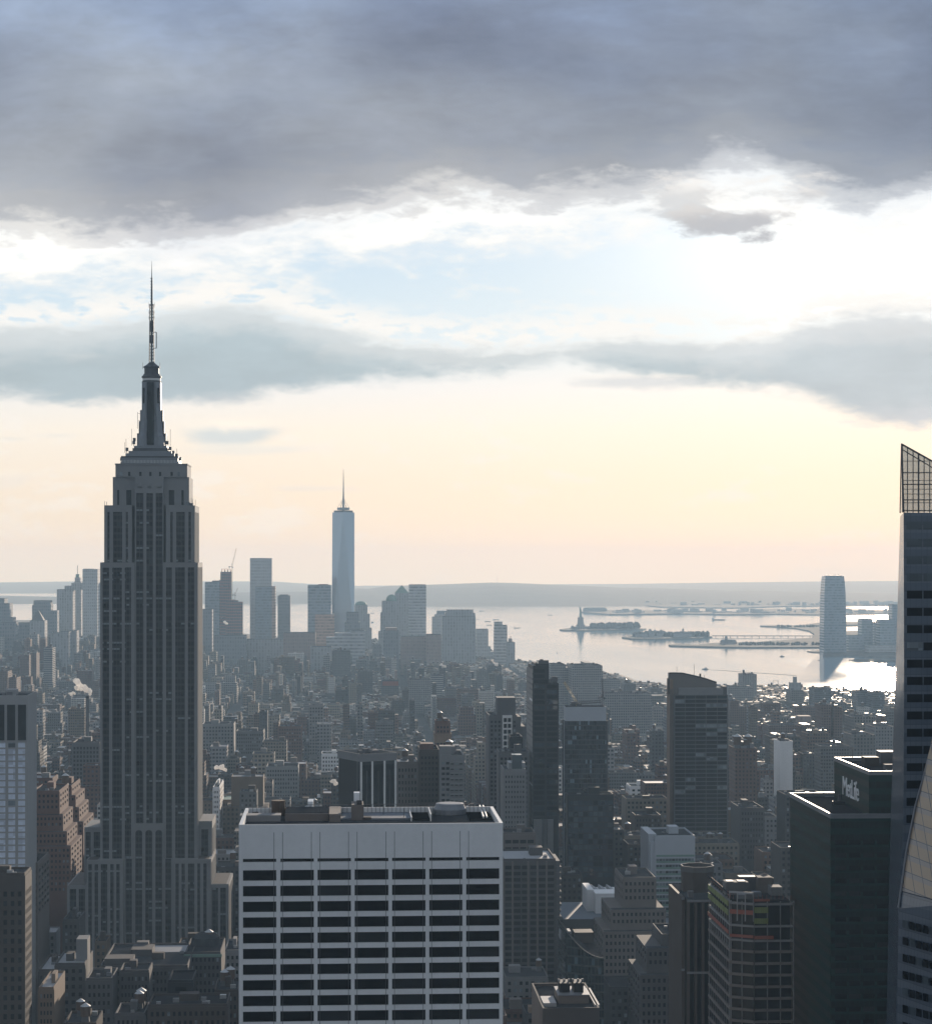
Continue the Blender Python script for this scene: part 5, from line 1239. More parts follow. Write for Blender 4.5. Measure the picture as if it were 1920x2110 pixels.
# ---- downtown skyline, left to right
far('far_tower', 'dark stepped tower cut by the left edge in the downtown haze', -20, 9, 1234, 5900, 60, 'dark', (('stage', 9, 20, 1243, 'dark', 3), ('stage', 20, 27, 1272, 'dark', 5)))
far('far_tower', 'flat topped hazy tower with stepped shoulders standing behind the small pyramid roof', 69, 103, 1238, 6000, 50, 'dark', (('stage', 66, 70, 1247, 'dark', 2), ('stage', 103, 105, 1245, 'dark', 2), ('stage', 100, 118, 1258, 'dark', 6)))
far('far_tower', 'hazy court tower with a steep pyramid roof left of the spired skyscraper', 61, 92, 1279, 5300, 48, 'stone', (('pyramid_roof', 64, 90, 1257, 'dgrey', 2),))
far('far_tower', 'broad hazy ribbed tower with stepped right shoulder joined to the small domed spire tower', 117, 150, 1215, 6200, 60, 'stone', (('stage', 133, 150, 1207, 'stone', 4), ('stage', 147, 172, 1201, 'stone', 10)))
far('far_tower', 'slender downtown tower with tapering crown and needle left of the spired skyscraper', 152, 167, 1199, 6300, 40, 'stone', (('stage', 154, 165, 1190, 'stone', 4), ('stage', 156, 163, 1183, 'copper', 6), ('spire', 158.9, 160.1, 1165, 'steel', 8)))
far('far_tower', 'tall plain rectangular tower just left of the spired skyscraper', 170, 201, 1173, 6100, 60, 'pale', (('roof_plant', 172, 190, 1172, 'dgrey', 8),))
far('far_tower', 'pale far tower with vertical sunlit strip half hidden beside the spired skyscraper', 190, 212, 1201, 6150, 50, 'pale')
for i, (a, b_, Y, yy, m, l) in enumerate(((0, 32, 1283, 5200, 'dark', 'low dark block below the dark stepped tower at left edge'), (30, 64, 1284, 5350, 'dark', 'wide low hazy block left of the pyramid roofed court tower'), (104, 122, 1305, 5000, 'stone', 'tan lit court building with colonnaded top left of twin capped towers'), (122, 142, 1302, 4900, 'stone', 'left of two capped pale towers below the broad ribbed tower'), (144, 158, 1300, 4950, 'stone', 'right of two capped pale towers below the broad ribbed tower'), (40, 60, 1352, 4300, 'brick', 'brown housing slab with sunlit flank at far left'), (62, 75, 1347, 4350, 'brick', 'small sunlit brick housing slab at far left'), (90, 108, 1336, 4200, 'bands', 'white banded apartment tower at far left, catching the sun on its right side'), (-10, 16, 1385, 3600, 'brick', 'orange brick tower at left edge above the slim pale tower'), (17, 34, 1398, 3500, 'brick', 'second lower orange brick tower beside the one at left edge'), (196, 206, 1360, 4300, 'pale', 'thin pale block seen against the flank of the spired skyscraper'))):
    far('apartment_block' if yy < 4600 else 'far_tower', l, a, b_, Y, yy, 45, m, cat='apartment block' if yy < 4600 else 'tower')
far('far_tower', 'dark flat topped tower right of the spired skyscraper, left of the red steel frame', 422, 456, 1200, 6000, 55, 'glassy', (('roof_plant', 437, 453, 1196.5, 'dgrey', 6),))
r = far('tower_under_construction', 'unfinished tower of red brown steel frame right of the dark flat topped tower', 454, 476, 1179, 5900, 45, 'frame', (('stage', 452, 458, 1195, 'frame', 2), ('stage', 470, 482, 1236, 'frame', -4)), cat='tower')
b = MB(); x0 = wx(456, 5900)-r.location.x
for i in range(4): b.box(x0+i*8, x0+i*8+1, -22, 22, r['h'], r['h']+9)
b.box(x0, x0+26, -22, -21, r['h']+8, r['h']+9); b.build('steel_frame', M['redmetal'], r)
c = crane('thin tall luffing crane rising beside the red brown unfinished tower downtown', wx(478, 5880), 5880, zz(478, 1240, 5880), 96, 52, rad(77), 9, 'crane', 0, 1.5)
c = crane('small second luffing crane over the lower red frame downtown', wx(484, 5820), 5820, zz(484, 1245, 5820), 25, 20, rad(68), 7, 'steel', 0, 1.3)
far('tower_under_construction', 'shorter red steel framed building under construction right of the taller one', 466, 499, 1241, 5820, 40, 'frame', (('stage', 470, 490, 1237, 'frame', 4),), cat='tower')
far('far_tower', 'plain hazy tower with one bright vertical strip, immediately right of the spired skyscraper', 412, 437, 1256, 5200, 45, 'dark')
r = far('far_tower', 'tall two tone glass tower with pale side wings left of the faceted supertall', 515, 560, 1150.5, 6150, 60, 'pale', (('dark_face', 522, 545, 1150, 'glassy', -.6),))
far('far_tower', 'lower glass block reflecting orange light in front of the two tone glass tower', 526, 567, 1209, 6050, 55, 'sunsetglass', (('upper_face', 526, 560, 1209.2, 'glassy', -.4),))
far('far_tower', 'small square tower with fluted base between the two tone tower and the faceted supertall', 572, 598, 1228, 6200, 45, 'dark', (('roof_plant', 576, 594, 1225, 'dark', 6),))
far('far_tower', 'broad flat glass slab with reddish lower half left of the faceted supertall', 634, 682, 1206, 5700, 55, 'glassy', (('roof_plant', 656, 676, 1204, 'dgrey', 6), ('painted_reflection', 649, 689, 1266, 'sunsetglass', -.5)))
# ---- faceted supertall
def supertall():
    y = 5900; D = 62.0; xc = wx(707.5, y+31); loc = (xc, y+31, drop(xc, y)); a = rad(-2)
    r = thing('skyscraper', 'faceted glass supertall with needle spire in the downtown skyline, tallest there', 'skyscraper', loc, a); HERO.append((y, 684, 731, 1050)); FOOT.append((xc-40, xc+40, y-5, y+70))
    zc = lambda Y: zz(707, Y, y+31)-loc[2]; h = 31.0; k = h*.985; zt = zc(1056); zb = 56
    B = [(-h, -h), (h, -h), (h, h), (-h, h)]; Tq = [(0, -k*1.0), (k*1.0, 0), (0, k*1.0), (-k*1.0, 0)]
    m, g_, b_, o_ = newmat('supertall_glass'); b_.inputs['Base Color'].default_value = (.36, .44, .52, 1); b_.inputs['Metallic'].default_value = .75; b_.inputs['Roughness'].default_value = .16
    b = MB(); b.box(-h, h, -h, h, 0, zb-.01)
    vs = [(x_, y_, zb) for x_, y_ in B]+[(x_, y_, zt) for x_, y_ in Tq]; fs = []
    for i in range(4): fs += [(i, (i+1) % 4, 4+i), ((i+1) % 4, 4+(i+1) % 4, 4+i)]
    b.add(vs, fs+[(4, 5, 6, 7)]); b.build('curtain_wall', m, r)
    MB().prism([(p*.86, q*.86) for p, q in Tq], zt, zc(1052)).build('parapet', M['dgrey'], r)
    R_ = MB().lathe(0, 0, [(17, zc(1051)), (17.5, zc(1049)), (17.5, zc(1046))], 24); R_.build('communications_ring', M['alum'], r)
    MB().lathe(0, 0, [(3.2, zc(1052)), (2.6, zc(1030)), (1.6, zc(1010)), (1.1, zc(990)), (.4, zc(966))], 10).build('spire', M['alum'], r)
    s = MB()
    for i in range(6):
        t = 6.283*i/6; s.tube((17*math.cos(t), 17*math.sin(t), zc(1047)), (0, 0, zc(1026)), .45)
    s.build('stay', M['steel'], r)
    # bands of floors showing the light along both edges
    bd = MB()
    for sx in (-1, 1):
        for Y in list(range(1078, 1088, 3))+list(range(1110, 1145, 3))+list(range(1152, 1180, 3))+list(range(1182, 1212, 4)):
            z = zc(Y); f = (z-zb)/(zt-zb); e = h  # outline half width stays h
            pane('lit_floor', r, 'F', *(sorted((sx*e*.985-sx*.5, sx*e*(.985-.22)))), z-2.0, z, -h*(1-f)*.9-2.5 if False else -h*(1-f)-.6, M['bright']) if f < .02 else None
supertall()
far('far_tower', 'domed hazy tower tucked right behind the faceted supertall', 731, 757, 1247, 6250, 55, 'stone', (('barrel_roof', 731, 756, 1239, 'copper', 0), ('stage', 755, 762, 1265, 'stone', 2), ('stage', 760, 766, 1294, 'stone', 3)))
far('far_tower', 'squat dark tapered block in front of the faceted supertall base', 713, 739, 1262, 5300, 40, 'dark', (('stage', 710, 742, 1282, 'dark', -2),))
far('far_tower', 'pale blue ribbed low block below the squat dark tapered block', 722, 752, 1300, 5000, 40, 'bands', (('stage', 672, 730, 1313, 'bands', 2), ('stage', 690, 724, 1304, 'bands', 4)))
far('far_tower', 'dark slab tower standing before the domed and pyramid roofed pair', 790, 822, 1300, 5000, 40, 'dark', (('penthouse', 794, 818, 1294, 'brick', 4),))
far('far_tower', 'hazy tower with a pyramid roof right of the faceted supertall', 814, 842, 1222, 6100, 50, 'stone', (('pyramid_roof', 813.5, 842.5, 1206, 'copper', 0),))
far('far_tower', 'hazy tower with a rounded dome shoulder beside the pyramid roof', 787, 815, 1239, 6000, 50, 'stone', (('dome', 795, 818, 1225, 'copper', 2), ('stage', 780, 788, 1301, 'stone', 2), ('stage', 784, 790, 1262, 'stone', 1)))
far('far_tower', 'flat topped horizontally striped tower right of the pyramid roof', 843, 878, 1205, 5700, 45, 'bands')
far('far_tower', 'yellowish stepped tower with mansard top behind the broad ribbed slab', 891, 912, 1272, 6300, 50, 'pale', (('stage', 896, 925, 1266, 'pale', 3), ('mansard', 900, 925, 1258.5, 'glassy', 6)))
far('far_tower', 'broad ribbed slab with sloped shoulders standing alone before the harbour', 911, 980, 1271, 5400, 60, 'stone', (('mansard', 922, 975, 1256, 'stone', 3), ('stage', 918, 979, 1263, 'stone', 1)))
far('far_tower', 'low stepped tower between the ribbed slab and the slender riverside pair', 982, 1006, 1297, 5800, 45, 'pale', (('stage', 1004, 1011, 1332, 'pale', 3), ('stage', 1010, 1020, 1343, 'pale', 5)))
far('far_tower', 'slender riverside apartment tower with notched top at the water edge', 1019, 1045, 1289, 5500, 38, 'bands', (('stage', 1019, 1035, 1281, 'bands', 4),))
far('far_tower', 'lower riverside tower with tiny cupola right of the slender riverside one', 1045, 1061, 1324, 5400, 38, 'stone', (('cupola', 1049, 1055, 1316, 'brick', 4), ('spire', 1051.3, 1052.7, 1311, 'steel', 6)))
for a, b_, Y, yy, m, l in (
    (441, 507, 1310, 5000, 'dark', 'wide dark block with slanted top below the unfinished red tower'), (584, 650, 1304, 4900, 'brick', 'long dark red brick slab below the broad flat glass slab'), (826, 878, 1312, 5000, 'brick', 'brown brick riverside slab under the striped tower'), (878, 909, 1308, 4950, 'brick', 'reddish brick slab left of the broad ribbed slab'), (684, 722, 1342, 4500, 'dark', 'dark cube block below the pale blue ribbed block'), (640, 684, 1333, 4700, 'stone', 'pale low block right of the dark red brick slab'), (768, 786, 1330, 5100, 'dark', 'small dark block in the gap where the river shows'), (507, 585, 1318, 5050, 'stone', 'low broad block under the small square fluted tower'), (737, 768, 1385, 4000, 'dark', 'dark box left of the orange netted building site'), (905, 918, 1374, 3900, 'dark', 'small dark cube with steam puff, above the white banded block'), (888, 913, 1393, 3800, 'bands', 'white banded block under the small dark cube'), (842, 888, 1402, 3700, 'pale', 'pale twin slab left of the white banded block'), (1005, 1033, 1372, 4200, 'dark', 'dark box with steam puff right of the white banded block'), (985, 1003, 1382, 4100, 'stone', 'stone loft left of the dark box with steam puff'), (918, 960, 1420, 3500, 'stone', 'wide grey loft below the small dark cube')):
    far('far_block', l, a, b_, Y, yy, 45, m, cat='building')
r = far('far_block', 'building site wrapped in bright orange red netting below the dark slab tower', 786, 822, 1402, 3900, 40, 'dark', cat='building site')
b = MB(); b.box(-r.dimensions.x/2-14, 15, -20.6, -20.1, r['h']-10, r['h']-2); b.build('netting', M['orange'], r)
b = MB(); b.box(-8, -2, -12, -2, r['h'], r['h']+20); b.build('core_wall', FAR['brick'], r); b = MB(); b.box(8, 13, -12, -2, r['h'], r['h']+17); b.build('core_wall', FAR['brick'], r)
# ---- riverside masses on the right
far('riverside_block', 'large stepped riverside warehouse block behind the dark ribbed tower', 1178, 1241, 1373, 3300, 70, 'pale', (('stage', 1205, 1219, 1366, 'pale', 4), ('stage', 1219, 1232, 1379, 'pale', 2), ('stage', 1205, 1242, 1386, 'pale', -.5)), cat='building')
far('riverside_block', 'lower flat riverside block left of the large stepped warehouse block', 1134, 1166, 1371, 3350, 60, 'pale', (('stage', 1150, 1178, 1377, 'pale', 2),), cat='building')
for a, b_, Y, yy, m, l in (
    (1242, 1278, 1402, 3700, 'pale', 'low long riverside shed right of the large stepped warehouse block'), (1285, 1310, 1411, 3800, 'dark', 'small dark riverside block beside the shining river inlet'), (1340, 1364, 1420, 3900, 'dark', 'low riverside block left of the slant crowned tower'), (1245, 1342, 1430, 3000, 'pale', 'wide pale hospital like block between the glass tower and slant crowned tower'), (1500, 1550, 1418, 3600, 'pale', 'broad pale block right of the slant crowned tower'), (1530, 1559, 1391, 3900, 'pale', 'pale square tower at the water edge right of the slant crowned tower'), (1504, 1523, 1446, 2900, 'brick', 'brown apartment tower close behind the slant crowned tower'), (1523, 1538, 1459, 2950, 'brick', 'lower brown apartment wing right of the brown apartment tower'), (1630, 1656, 1424, 3700, 'stone', 'stepped stone block with a small cap against the river, right of the pier'), (1678, 1713, 1420, 3600, 'glassy', 'modern glass block against the shining river'), (1768, 1797, 1426, 3500, 'glassy', 'glass apartment block near the sun glitter'), (1798, 1823, 1430, 3450, 'glassy', 'second glass apartment block right of the one near the sun glitter'), (1585, 1690, 1497, 2700, 'brick', 'very long brown apartment block at right, below the river'), (1694, 1712, 1455, 2600, 'brick', 'left slab of the brown twin tower pair above the green glass pair'), (1717, 1735, 1460, 2600, 'brick', 'right slab of the brown twin tower pair above the green glass pair'), (1757, 1800, 1480, 2500, 'stone', 'stone tower behind the white windowed block at right'), (1758, 1802, 1517, 2200, 'stone', 'white windowed block just above the green glass pair roof'), (1803, 1842, 1500, 2300, 'pale', 'pale block tight against the slanted glass tower edge'), (1607, 1633, 1530, 2000, 'white', 'small bright white slab right of the slant crowned tower'), (1515, 1560, 1545, 1750, 'brick', 'brown stepped loft tower with twin dark tanks right of the slant crowned tower')):
    r = far('block', l, a, b_, Y, yy, 45 if yy > 2100 else 30, m, cat='building')
    if 'small cap' in l: MB().box(-9, 9, -9, 9, r['h'], r['h']+14).build('cap', FAR['stone'], r); MB().box(-3, 3, -3, 3, r['h']+14, r['h']+24).build('cap', FAR['stone'], r)
    if 'twin dark tanks' in l:
        for k in (-5.5, 3.5): watertank(r, k, -4, r['h']+.6, 3.4)
    if 'long brown' in l: MB().box(8, 24, -10, 10, r['h'], r['h']+12).build('penthouse', FAR['brick'], r)
# ---- across the river
def gold():
    y = 6250; h, z, loc = site(1697, 1744, 1187, y, 60); r = thing('far_tower', 'pale glass tower with tapered top standing alone across the river', 'tower', loc)
    zc = lambda Y: zz(1720, Y, y)-loc[2]; s = [(1350, 47.5), (1290, 47), (1225, 45), (1200, 42), (1187, 39)]
    MB().loft([[(q*e*.5*1.415*sx, q2*30*e/47.5, zc(Y)) for q, q2, sx in ((-1, -1, 1), (1, -1, 1), (1, 1, 1), (-1, 1, 1))] for Y, e in s]).build('curtain_wall', FAR['glassy'], r)
    MB().box(-22, 22, -20, 20, zc(1187), zc(1185.5)).build('roof_screen', M['alum'], r)
    b = MB(); b.tube((-14, 0, zc(1185)), (10, 0, zc(1184)), .5).tube((4, 0, zc(1186)), (18, 0, zc(1184)), .5).tube((-14, 0, zc(1187)), (-14, 0, zc(1184)), .4).tube((18, 0, zc(1187)), (18, 0, zc(1183)), .4); b.build('roof_gantry', M['steel'], r)
gold()
for a, b_, Y, yy, m, l in ((1748, 1776, 1310, 6300, 'glassy', 'low hazy block right of the pale tapered tower across the river'), (1775, 1798, 1276, 6350, 'glassy', 'middle hazy block across the river'), (1800, 1816, 1284, 6400, 'glassy', 'hazy block across the river with a bright gap on its left'), (1813, 1842, 1277, 6300, 'glassy', 'hazy block across the river tight against the slanted glass tower'), (1838, 1850, 1246, 6350, 'glassy', 'thin hazy slab rising beside the slanted glass tower edge'), (1790, 1850, 1330, 6200, 'pale', 'low wide hazy waterfront block across the river')):
    far('far_tower', l, a, b_, Y, yy, 50, m)
# ---- harbour buildings
def hall(label, X0, X1, Y, Yt, name='harbour_building', extra=()):
    x0, y = seapt(X0, Y); x1 = wx(X1, y); z0 = WZ+3+drop(x0, y); r = thing(name, label, 'building', ((x0+x1)/2, y, z0)); h = (x1-x0)/2; z = zz(X0, Yt, y)-z0
    MB().box(-h, h, -15, 15, 0, z*.62).build('wall', FAR['stone'], r)
    MB().add([(-h, -16, z*.62), (h, -16, z*.62), (h, 16, z*.62), (-h, 16, z*.62), (-h*.86, 0, z), (h*.86, 0, z)], [(0, 1, 5, 4), (2, 3, 4, 5), (1, 2, 5), (3, 0, 4), (3, 2, 1, 0)]) if False else None
    b = MB(); b.add([(-h, -16, z*.621), (h, -16, z*.621), (h, 16, z*.621), (-h, 16, z*.621), (-h*.86, 0, z), (h*.86, 0, z)], [(0, 1, 5, 4), (2, 3, 4, 5), (1, 2, 5), (3, 0, 4), (3, 2, 1, 0)]); b.build('roof', M['dgrey'], r)
    for X, Y2, w_ in extra:
        xx = wx(X, y)-r.location.x; zt = zz(X, Y2, y)-z0; MB().box(xx-w_, xx+w_, -w_, w_, 0, zt*.86).build('turret', FAR['stone'], r); MB().cyl(xx, 0, zt*.86, zt, w_*1.05, .1, 6).build('turret_roof', M['copper'], r)
    return r
hall('old rail terminal with gabled roof and slim cupola on the low spit', 1485, 1516, 1329, 1318, extra=((1496, 1310, 4),))
hall('long hall with turrets on the second island', 1336, 1372, 1314, 1300, extra=((1339, 1295.5, 5), (1349, 1297, 4), (1362, 1297, 5)))
hall('low ward building with a central stack on the second island', 1388, 1425, 1315, 1302, extra=((1407, 1294, 3),))
hall('small low building at the left end of the second island', 1310, 1334, 1315, 1306)
hall('long grey shed on the far terminal peninsula', 1201, 1250, 1262, 1252)
hall('flat terminal shed further right on the far peninsula', 1268, 1298, 1263, 1257)
hall('visitor building beside the statue pedestal', 1176, 1186, 1297.5, 1292)
hall('low pavilion near the root of the spit', 1590, 1612, 1331, 1326)
R = random.Random(21); b = MB()
for i in range(420):      # tank farms and sheds too many and too far to tell apart
    X, Y = R.choice(((R.uniform(1150, 1860), R.uniform(1223, 1239)), (R.uniform(1300, 1860), R.uniform(1245, 1249)), (R.uniform(1260, 1860), R.uniform(1260.5, 1266))))
    x, y = seapt(X, Y); w_ = R.uniform(8, 50); b.box(x, x+w_, y, y+20, WZ+3+drop(x, y), WZ+3+drop(x, y)+R.choice((5, 7, 9, 12, 22)))
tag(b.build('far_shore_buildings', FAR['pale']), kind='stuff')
R = random.Random(22)
for i, (X, Y) in enumerate(((1025, 1196),)):
    x, y = wx(X, 17000), 17000; MB().tube((x, y, zz(X, 1203, y)), (x, y, zz(X, 1186, y)), 1.1, 4).build('radio_mast', M['steel']); tag(bpy.data.objects['radio_mast'], 'faint radio mast on the crest of the far hills', 'mast')
# causeway between the second island and the shore
def causeway():
    (x0, y0), (x1, y1) = seapt(1467, 1313.2), seapt(1676, 1313.5); z = WZ+drop(x0, y0); r = thing('causeway', 'thin low bridge from the second island to the right hand shore', 'bridge', ((x0+x1)/2, (y0+y1)/2, z))
    dx, dy = (x1-x0)/2, (y1-y0)/2; MB().tube((-dx, -dy, 5), (dx, dy, 5), 1.6, 6).build('deck', M['dgrey'], r)
    for i in range(14):
        f = -1+2*(i+.5)/14; MB().cyl(f*dx, f*dy, -1, 4.5, 1.4, 1.2, 6).build('pier', M['dgrey'], r)
causeway()
def pier(label, X0, X1, Y, gantry=None):
    x0, y = seapt(X0, Y); x1 = wx(X1, y); z = WZ+drop(x0, y); r = thing('pier', label, 'pier', ((x0+x1)/2, y, z)); h = (x1-x0)/2
    MB().box(-h, h, -12, 12, 2, 4.5).build('deck', M['dgrey'], r)
    for i in range(12):
        xx = -h+2+i*(2*h-4)/11; MB().cyl(xx, -10, -2, 2, .9, .9, 6).build('pile', M['dgrey'], r)
    if gantry:
        xx = wx(gantry, y)-r.location.x; b = MB()
        for k in (-5.5, 5.5): b.tube((xx+k, 0, 4.5), (xx+k, 0, 17), .45)
        b.tube((xx-5.5, 0, 17), (xx+5.5, 0, 17), .45).tube((xx-5.5, 0, 14), (xx+5.5, 0, 14), .3); b.build('gantry', M['steel'], r)
    for i in range(18):
        xx = -h+3+i*(2*h-6)/17; MB().tube((xx, -11, 4.5), (xx, -11, 8.5), .25).build('lamp_post', M['steel'], r)
pier('long river pier with a square gantry frame right of the pale square tower', 1556, 1642, 1419, 1598)
pier('short pier stub jutting from the shore left of the sun glitter', 1654, 1690, 1424)
# ---- vessels
def vessel(name, label, X, Y, pxl, yaw=0, kind=0, col='dgrey', group='vessels in the harbour'):
    x, y = seapt(X, Y); L = pxl*vx(X, y)[0]/F; z = WZ+drop(x, y)+.2; r = thing(name, label, 'boat' if kind != 2 else 'sailboat', (x, y, z), rad(yaw), group); w_ = L*.11; b = MB(); n = 10
    ring = lambda zz_, s: [(L/2*s*math.cos(6.283*i/12)*(1.0 if math.cos(6.283*i/12) < .8 else 1.08), w_*s*max(-1, min(1, 1.35*math.sin(6.283*i/12))), zz_) for i in range(12)]
    hh = L*(.05 if kind == 1 else .075); b.loft([ring(-1, .88), ring(hh, 1.0)]); b.build('hull', M[col], r)
    if kind == 0:
        MB().box(-L*.3, L*.28, -w_*.75, w_*.75, hh, hh*2.4).build('cabin', M['whitepaint'], r); MB().box(-L*.12, L*.12, -w_*.5, w_*.5, hh*2.4, hh*3.5).build('bridge', M['whitepaint'], r); MB().cyl(-L*.16, 0, hh*2.4, hh*4.2, L*.03, L*.025, 8).build('funnel', M['dgrey'], r)
    elif kind == 1:
        MB().box(-L*.46, -L*.34, -w_*.8, w_*.8, hh, hh*3.6).build('deckhouse', M['whitepaint'], r); MB().box(-L*.3, L*.4, -w_*.7, w_*.7, hh, hh*1.35).build('hatch_cover', M['brown'], r)
    else:
        MB().tube((0, 0, hh), (0, 0, L*1.3), L*.012).build('mast', M['steel'], r); b = MB(); b.add([(0, 0, hh*2), (0, 0, L*1.25), (-L*.42, .4, hh*2), (0, .06, hh*2), (0, .06, L*1.25), (-L*.42, .46, hh*2)], [(0, 1, 2), (5, 4, 3), (0, 3, 4, 1), (1, 4, 5, 2), (2, 5, 3, 0)]); b.build('sail', M['whitepaint'], r)
for a in (('barge', 'uppermost barge beyond the broad ribbed slab', 993, 1259.5, 10, 5, 1, 'dgrey'), ('barge', 'anchored barge left of two close barges near the slender riverside tower', 984, 1276.5, 6, 0, 1, 'dgrey'), ('barge', 'upper of two close barges above the slender riverside tower', 1022, 1277.5, 13, 0, 1, 'dgrey'), ('barge', 'dark barge just left of the slender riverside tower top', 1005, 1281, 12, 4, 1, 'black'), ('barge', 'lower small barge left of the slender riverside tower', 1008, 1288.5, 11, 0, 1, 'dgrey'), ('barge', 'lone barge right of the slender riverside tower', 1065, 1294.5, 13, 0, 1, 'dgrey'), ('tanker', 'long low tanker beyond the two islands', 1480, 1278, 28, 3, 1, 'dgrey'), ('ferry', 'ferry leading a pale wake in mid river above the slant crowned tower', 1453, 1379.5, 14, 172, 0, 'dgrey'), ('ferry', 'small ferry right of mid river below the spit', 1611, 1353.5, 11, 10, 0, 'dgrey'), ('tugboat', 'small tug near the foot of the pale tapered tower', 1687, 1361.5, 5, 20, 0, 'black'), ('sailboat', 'single sailboat on the open water above the glass tower under construction', 1148, 1346, 3.2, 15, 2, 'dgrey'), ('ferry', 'ferry in the narrow gap of water right of the domed tower', 767, 1283, 8, 40, 0, 'brown'), ('barge', 'barge in the upper part of the narrow gap right of the domed tower', 767, 1264, 8, 0, 1, 'dgrey'), ('tugboat', 'tug against the far island shore left of the statue', 1159, 1299.5, 6, 0, 0, 'dgrey'), ('barge', 'faint dark barge off the far peninsula', 1133, 1268, 10, 0, 1, 'dgrey')): vessel(*a)
def wake(X, Y, X2, Y2, w0, w1, label):
    a, b_ = Vector(seapt(X, Y)), Vector(seapt(X2, Y2)); d = (b_-a).normalized(); n = Vector((-d.y, d.x)); z = lambda p: WZ+drop(p.x, p.y)+.35
    vs = []; N = 14
    for i in range(N+1):
        p = a+(b_-a)*i/N+n*3*math.sin(i*.7); w_ = w0+(w1-w0)*i/N
        for s in (-1, 1): q = p+n*w_*s; vs.append((q.x, q.y, z(q)))
    b = MB(); b.add(vs, [(2*i, 2*i+2, 2*i+3, 2*i+1) for i in range(N)]); tag(b.build('wake', wk), kind='stuff')
wk, g, b, o = newmat('wake_foam'); b.inputs['Base Color'].default_value = (.10, .12, .13, 1); b.inputs['Roughness'].default_value = .9
wake(1458, 1380, 1640, 1392, 3, 9, ''); 
# ---- steam
sm, g, b, o = newmat('steam')
b.inputs['Base Color'].default_value = (.92, .90, .88, 1); b.inputs['Roughness'].default_value = 1; b.inputs['Specular IOR Level'].default_value = 0
tl = g.n('ShaderNodeBsdfTranslucent'); tl.inputs[0].default_value = (.95, .93, .90, 1); mx = g.n('ShaderNodeMixShader'); mx.inputs[0].default_value = .7
ge = g.n('ShaderNodeLayerWeight'); ge.inputs[0].default_value = .35
tp = g.n('ShaderNodeBsdfTransparent'); mx2 = g.n('ShaderNodeMixShader'); g.set(mx2.inputs[0], g.step(ge.outputs['Facing'], .55, 1.0))
g.t.links.new(b.outputs[0], mx.inputs[1]); g.t.links.new(tl.outputs[0], mx.inputs[2]); g.t.links.new(mx.outputs[0], mx2.inputs[1]); g.t.links.new(tp.outputs[0], mx2.inputs[2]); g.t.links.new(mx2.outputs[0], o.inputs[0])
def ball(b, c, r, R):
    rings = []; n = 12; ph = [R.uniform(0, 6.28) for _ in range(4)]
    for j in range(9):
        t = -math.pi/2+math.pi*j/8; ring = []
        for i in range(n):
            a = 6.283*i/n; rr = r*(1+.10*math.sin(3*a+ph[0])*math.cos(t)+.08*math.sin(5*a+ph[1]+2*t)*math.cos(t)+.06*math.sin(4*t+ph[2]))
            ring.append((c[0]+rr*max(math.cos(t), .02)*math.cos(a), c[1]+rr*max(math.cos(t), .02)*math.sin(a), c[2]+rr*math.sin(t)))
        rings.append(ring)
    b.loft(rings)
def steam(label, y, blobs, seed):
    R = random.Random(seed); b = MB(); X0, Y0, _ = blobs[0]; s = vx(X0, y)[0]/F; ox, oz = wx(X0, y), zz(X0, Y0, y)
    for X, Y, rp in blobs:
        for k in range(5): ball(b, (wx(X, y)-ox+R.uniform(-.6, .6)*rp*s, R.uniform(-.6, .6)*rp*s, zz(X, Y, y)-oz+R.uniform(-.5, .5)*rp*s), rp*s*R.uniform(.4, .75), R)
    o = b.build('steam_plume', sm); o.location = (ox, y, oz)
    md = o.modifiers.new('merge', 'REMESH'); md.mode = 'VOXEL'; md.voxel_size = max(.3, s*.55); md.use_smooth_shade = True
    return tag(o, label, 'steam plume')
steam('large white steam plume from a chimney left of the spired skyscraper', 2300, [(188, 1427, 7), (180, 1422, 9), (172, 1417, 8), (165, 1412, 8), (160, 1407, 8), (158, 1418, 6), (152, 1429, 4), (145, 1431, 4)], 1)
steam('pale steam puff over roofs right of the spired skyscraper', 1500, [(462, 1586, 6), (454, 1582, 6), (446, 1581, 5), (457, 1580, 5)], 2)
steam('small steam puff left of the black finned block', 1400, [(692, 1615, 6), (687, 1612, 6), (682, 1611, 4)], 3)
steam('thin steam streak over the small dark cube in the middle distance', 3900, [(908, 1370, 4), (914, 1373, 4), (919, 1374, 2.5)], 4)
steam('small steam streak over the dark box in the middle distance', 4200, [(1023, 1369, 3.5), (1018, 1366, 2.5)], 5)
steam('tiny steam puff beside the unfinished red tower downtown', 5600, [(466, 1284, 3.5), (463, 1282, 3)], 6)
x, y = wx(180, 2302), 2302; r = thing('chimney', 'tall dark chimney under the large white steam plume', 'chimney', (x, y, 0)); MB().cyl(0, 0, 0, zz(180, 1435, y), 2.6, 1.8, 12).build('stack', M['dgrey'], r); MB().cyl(0, 0, zz(180, 1435, y)-2, zz(180, 1434, y), 2.1, 2.1, 12).build('rim', M['black'], r)

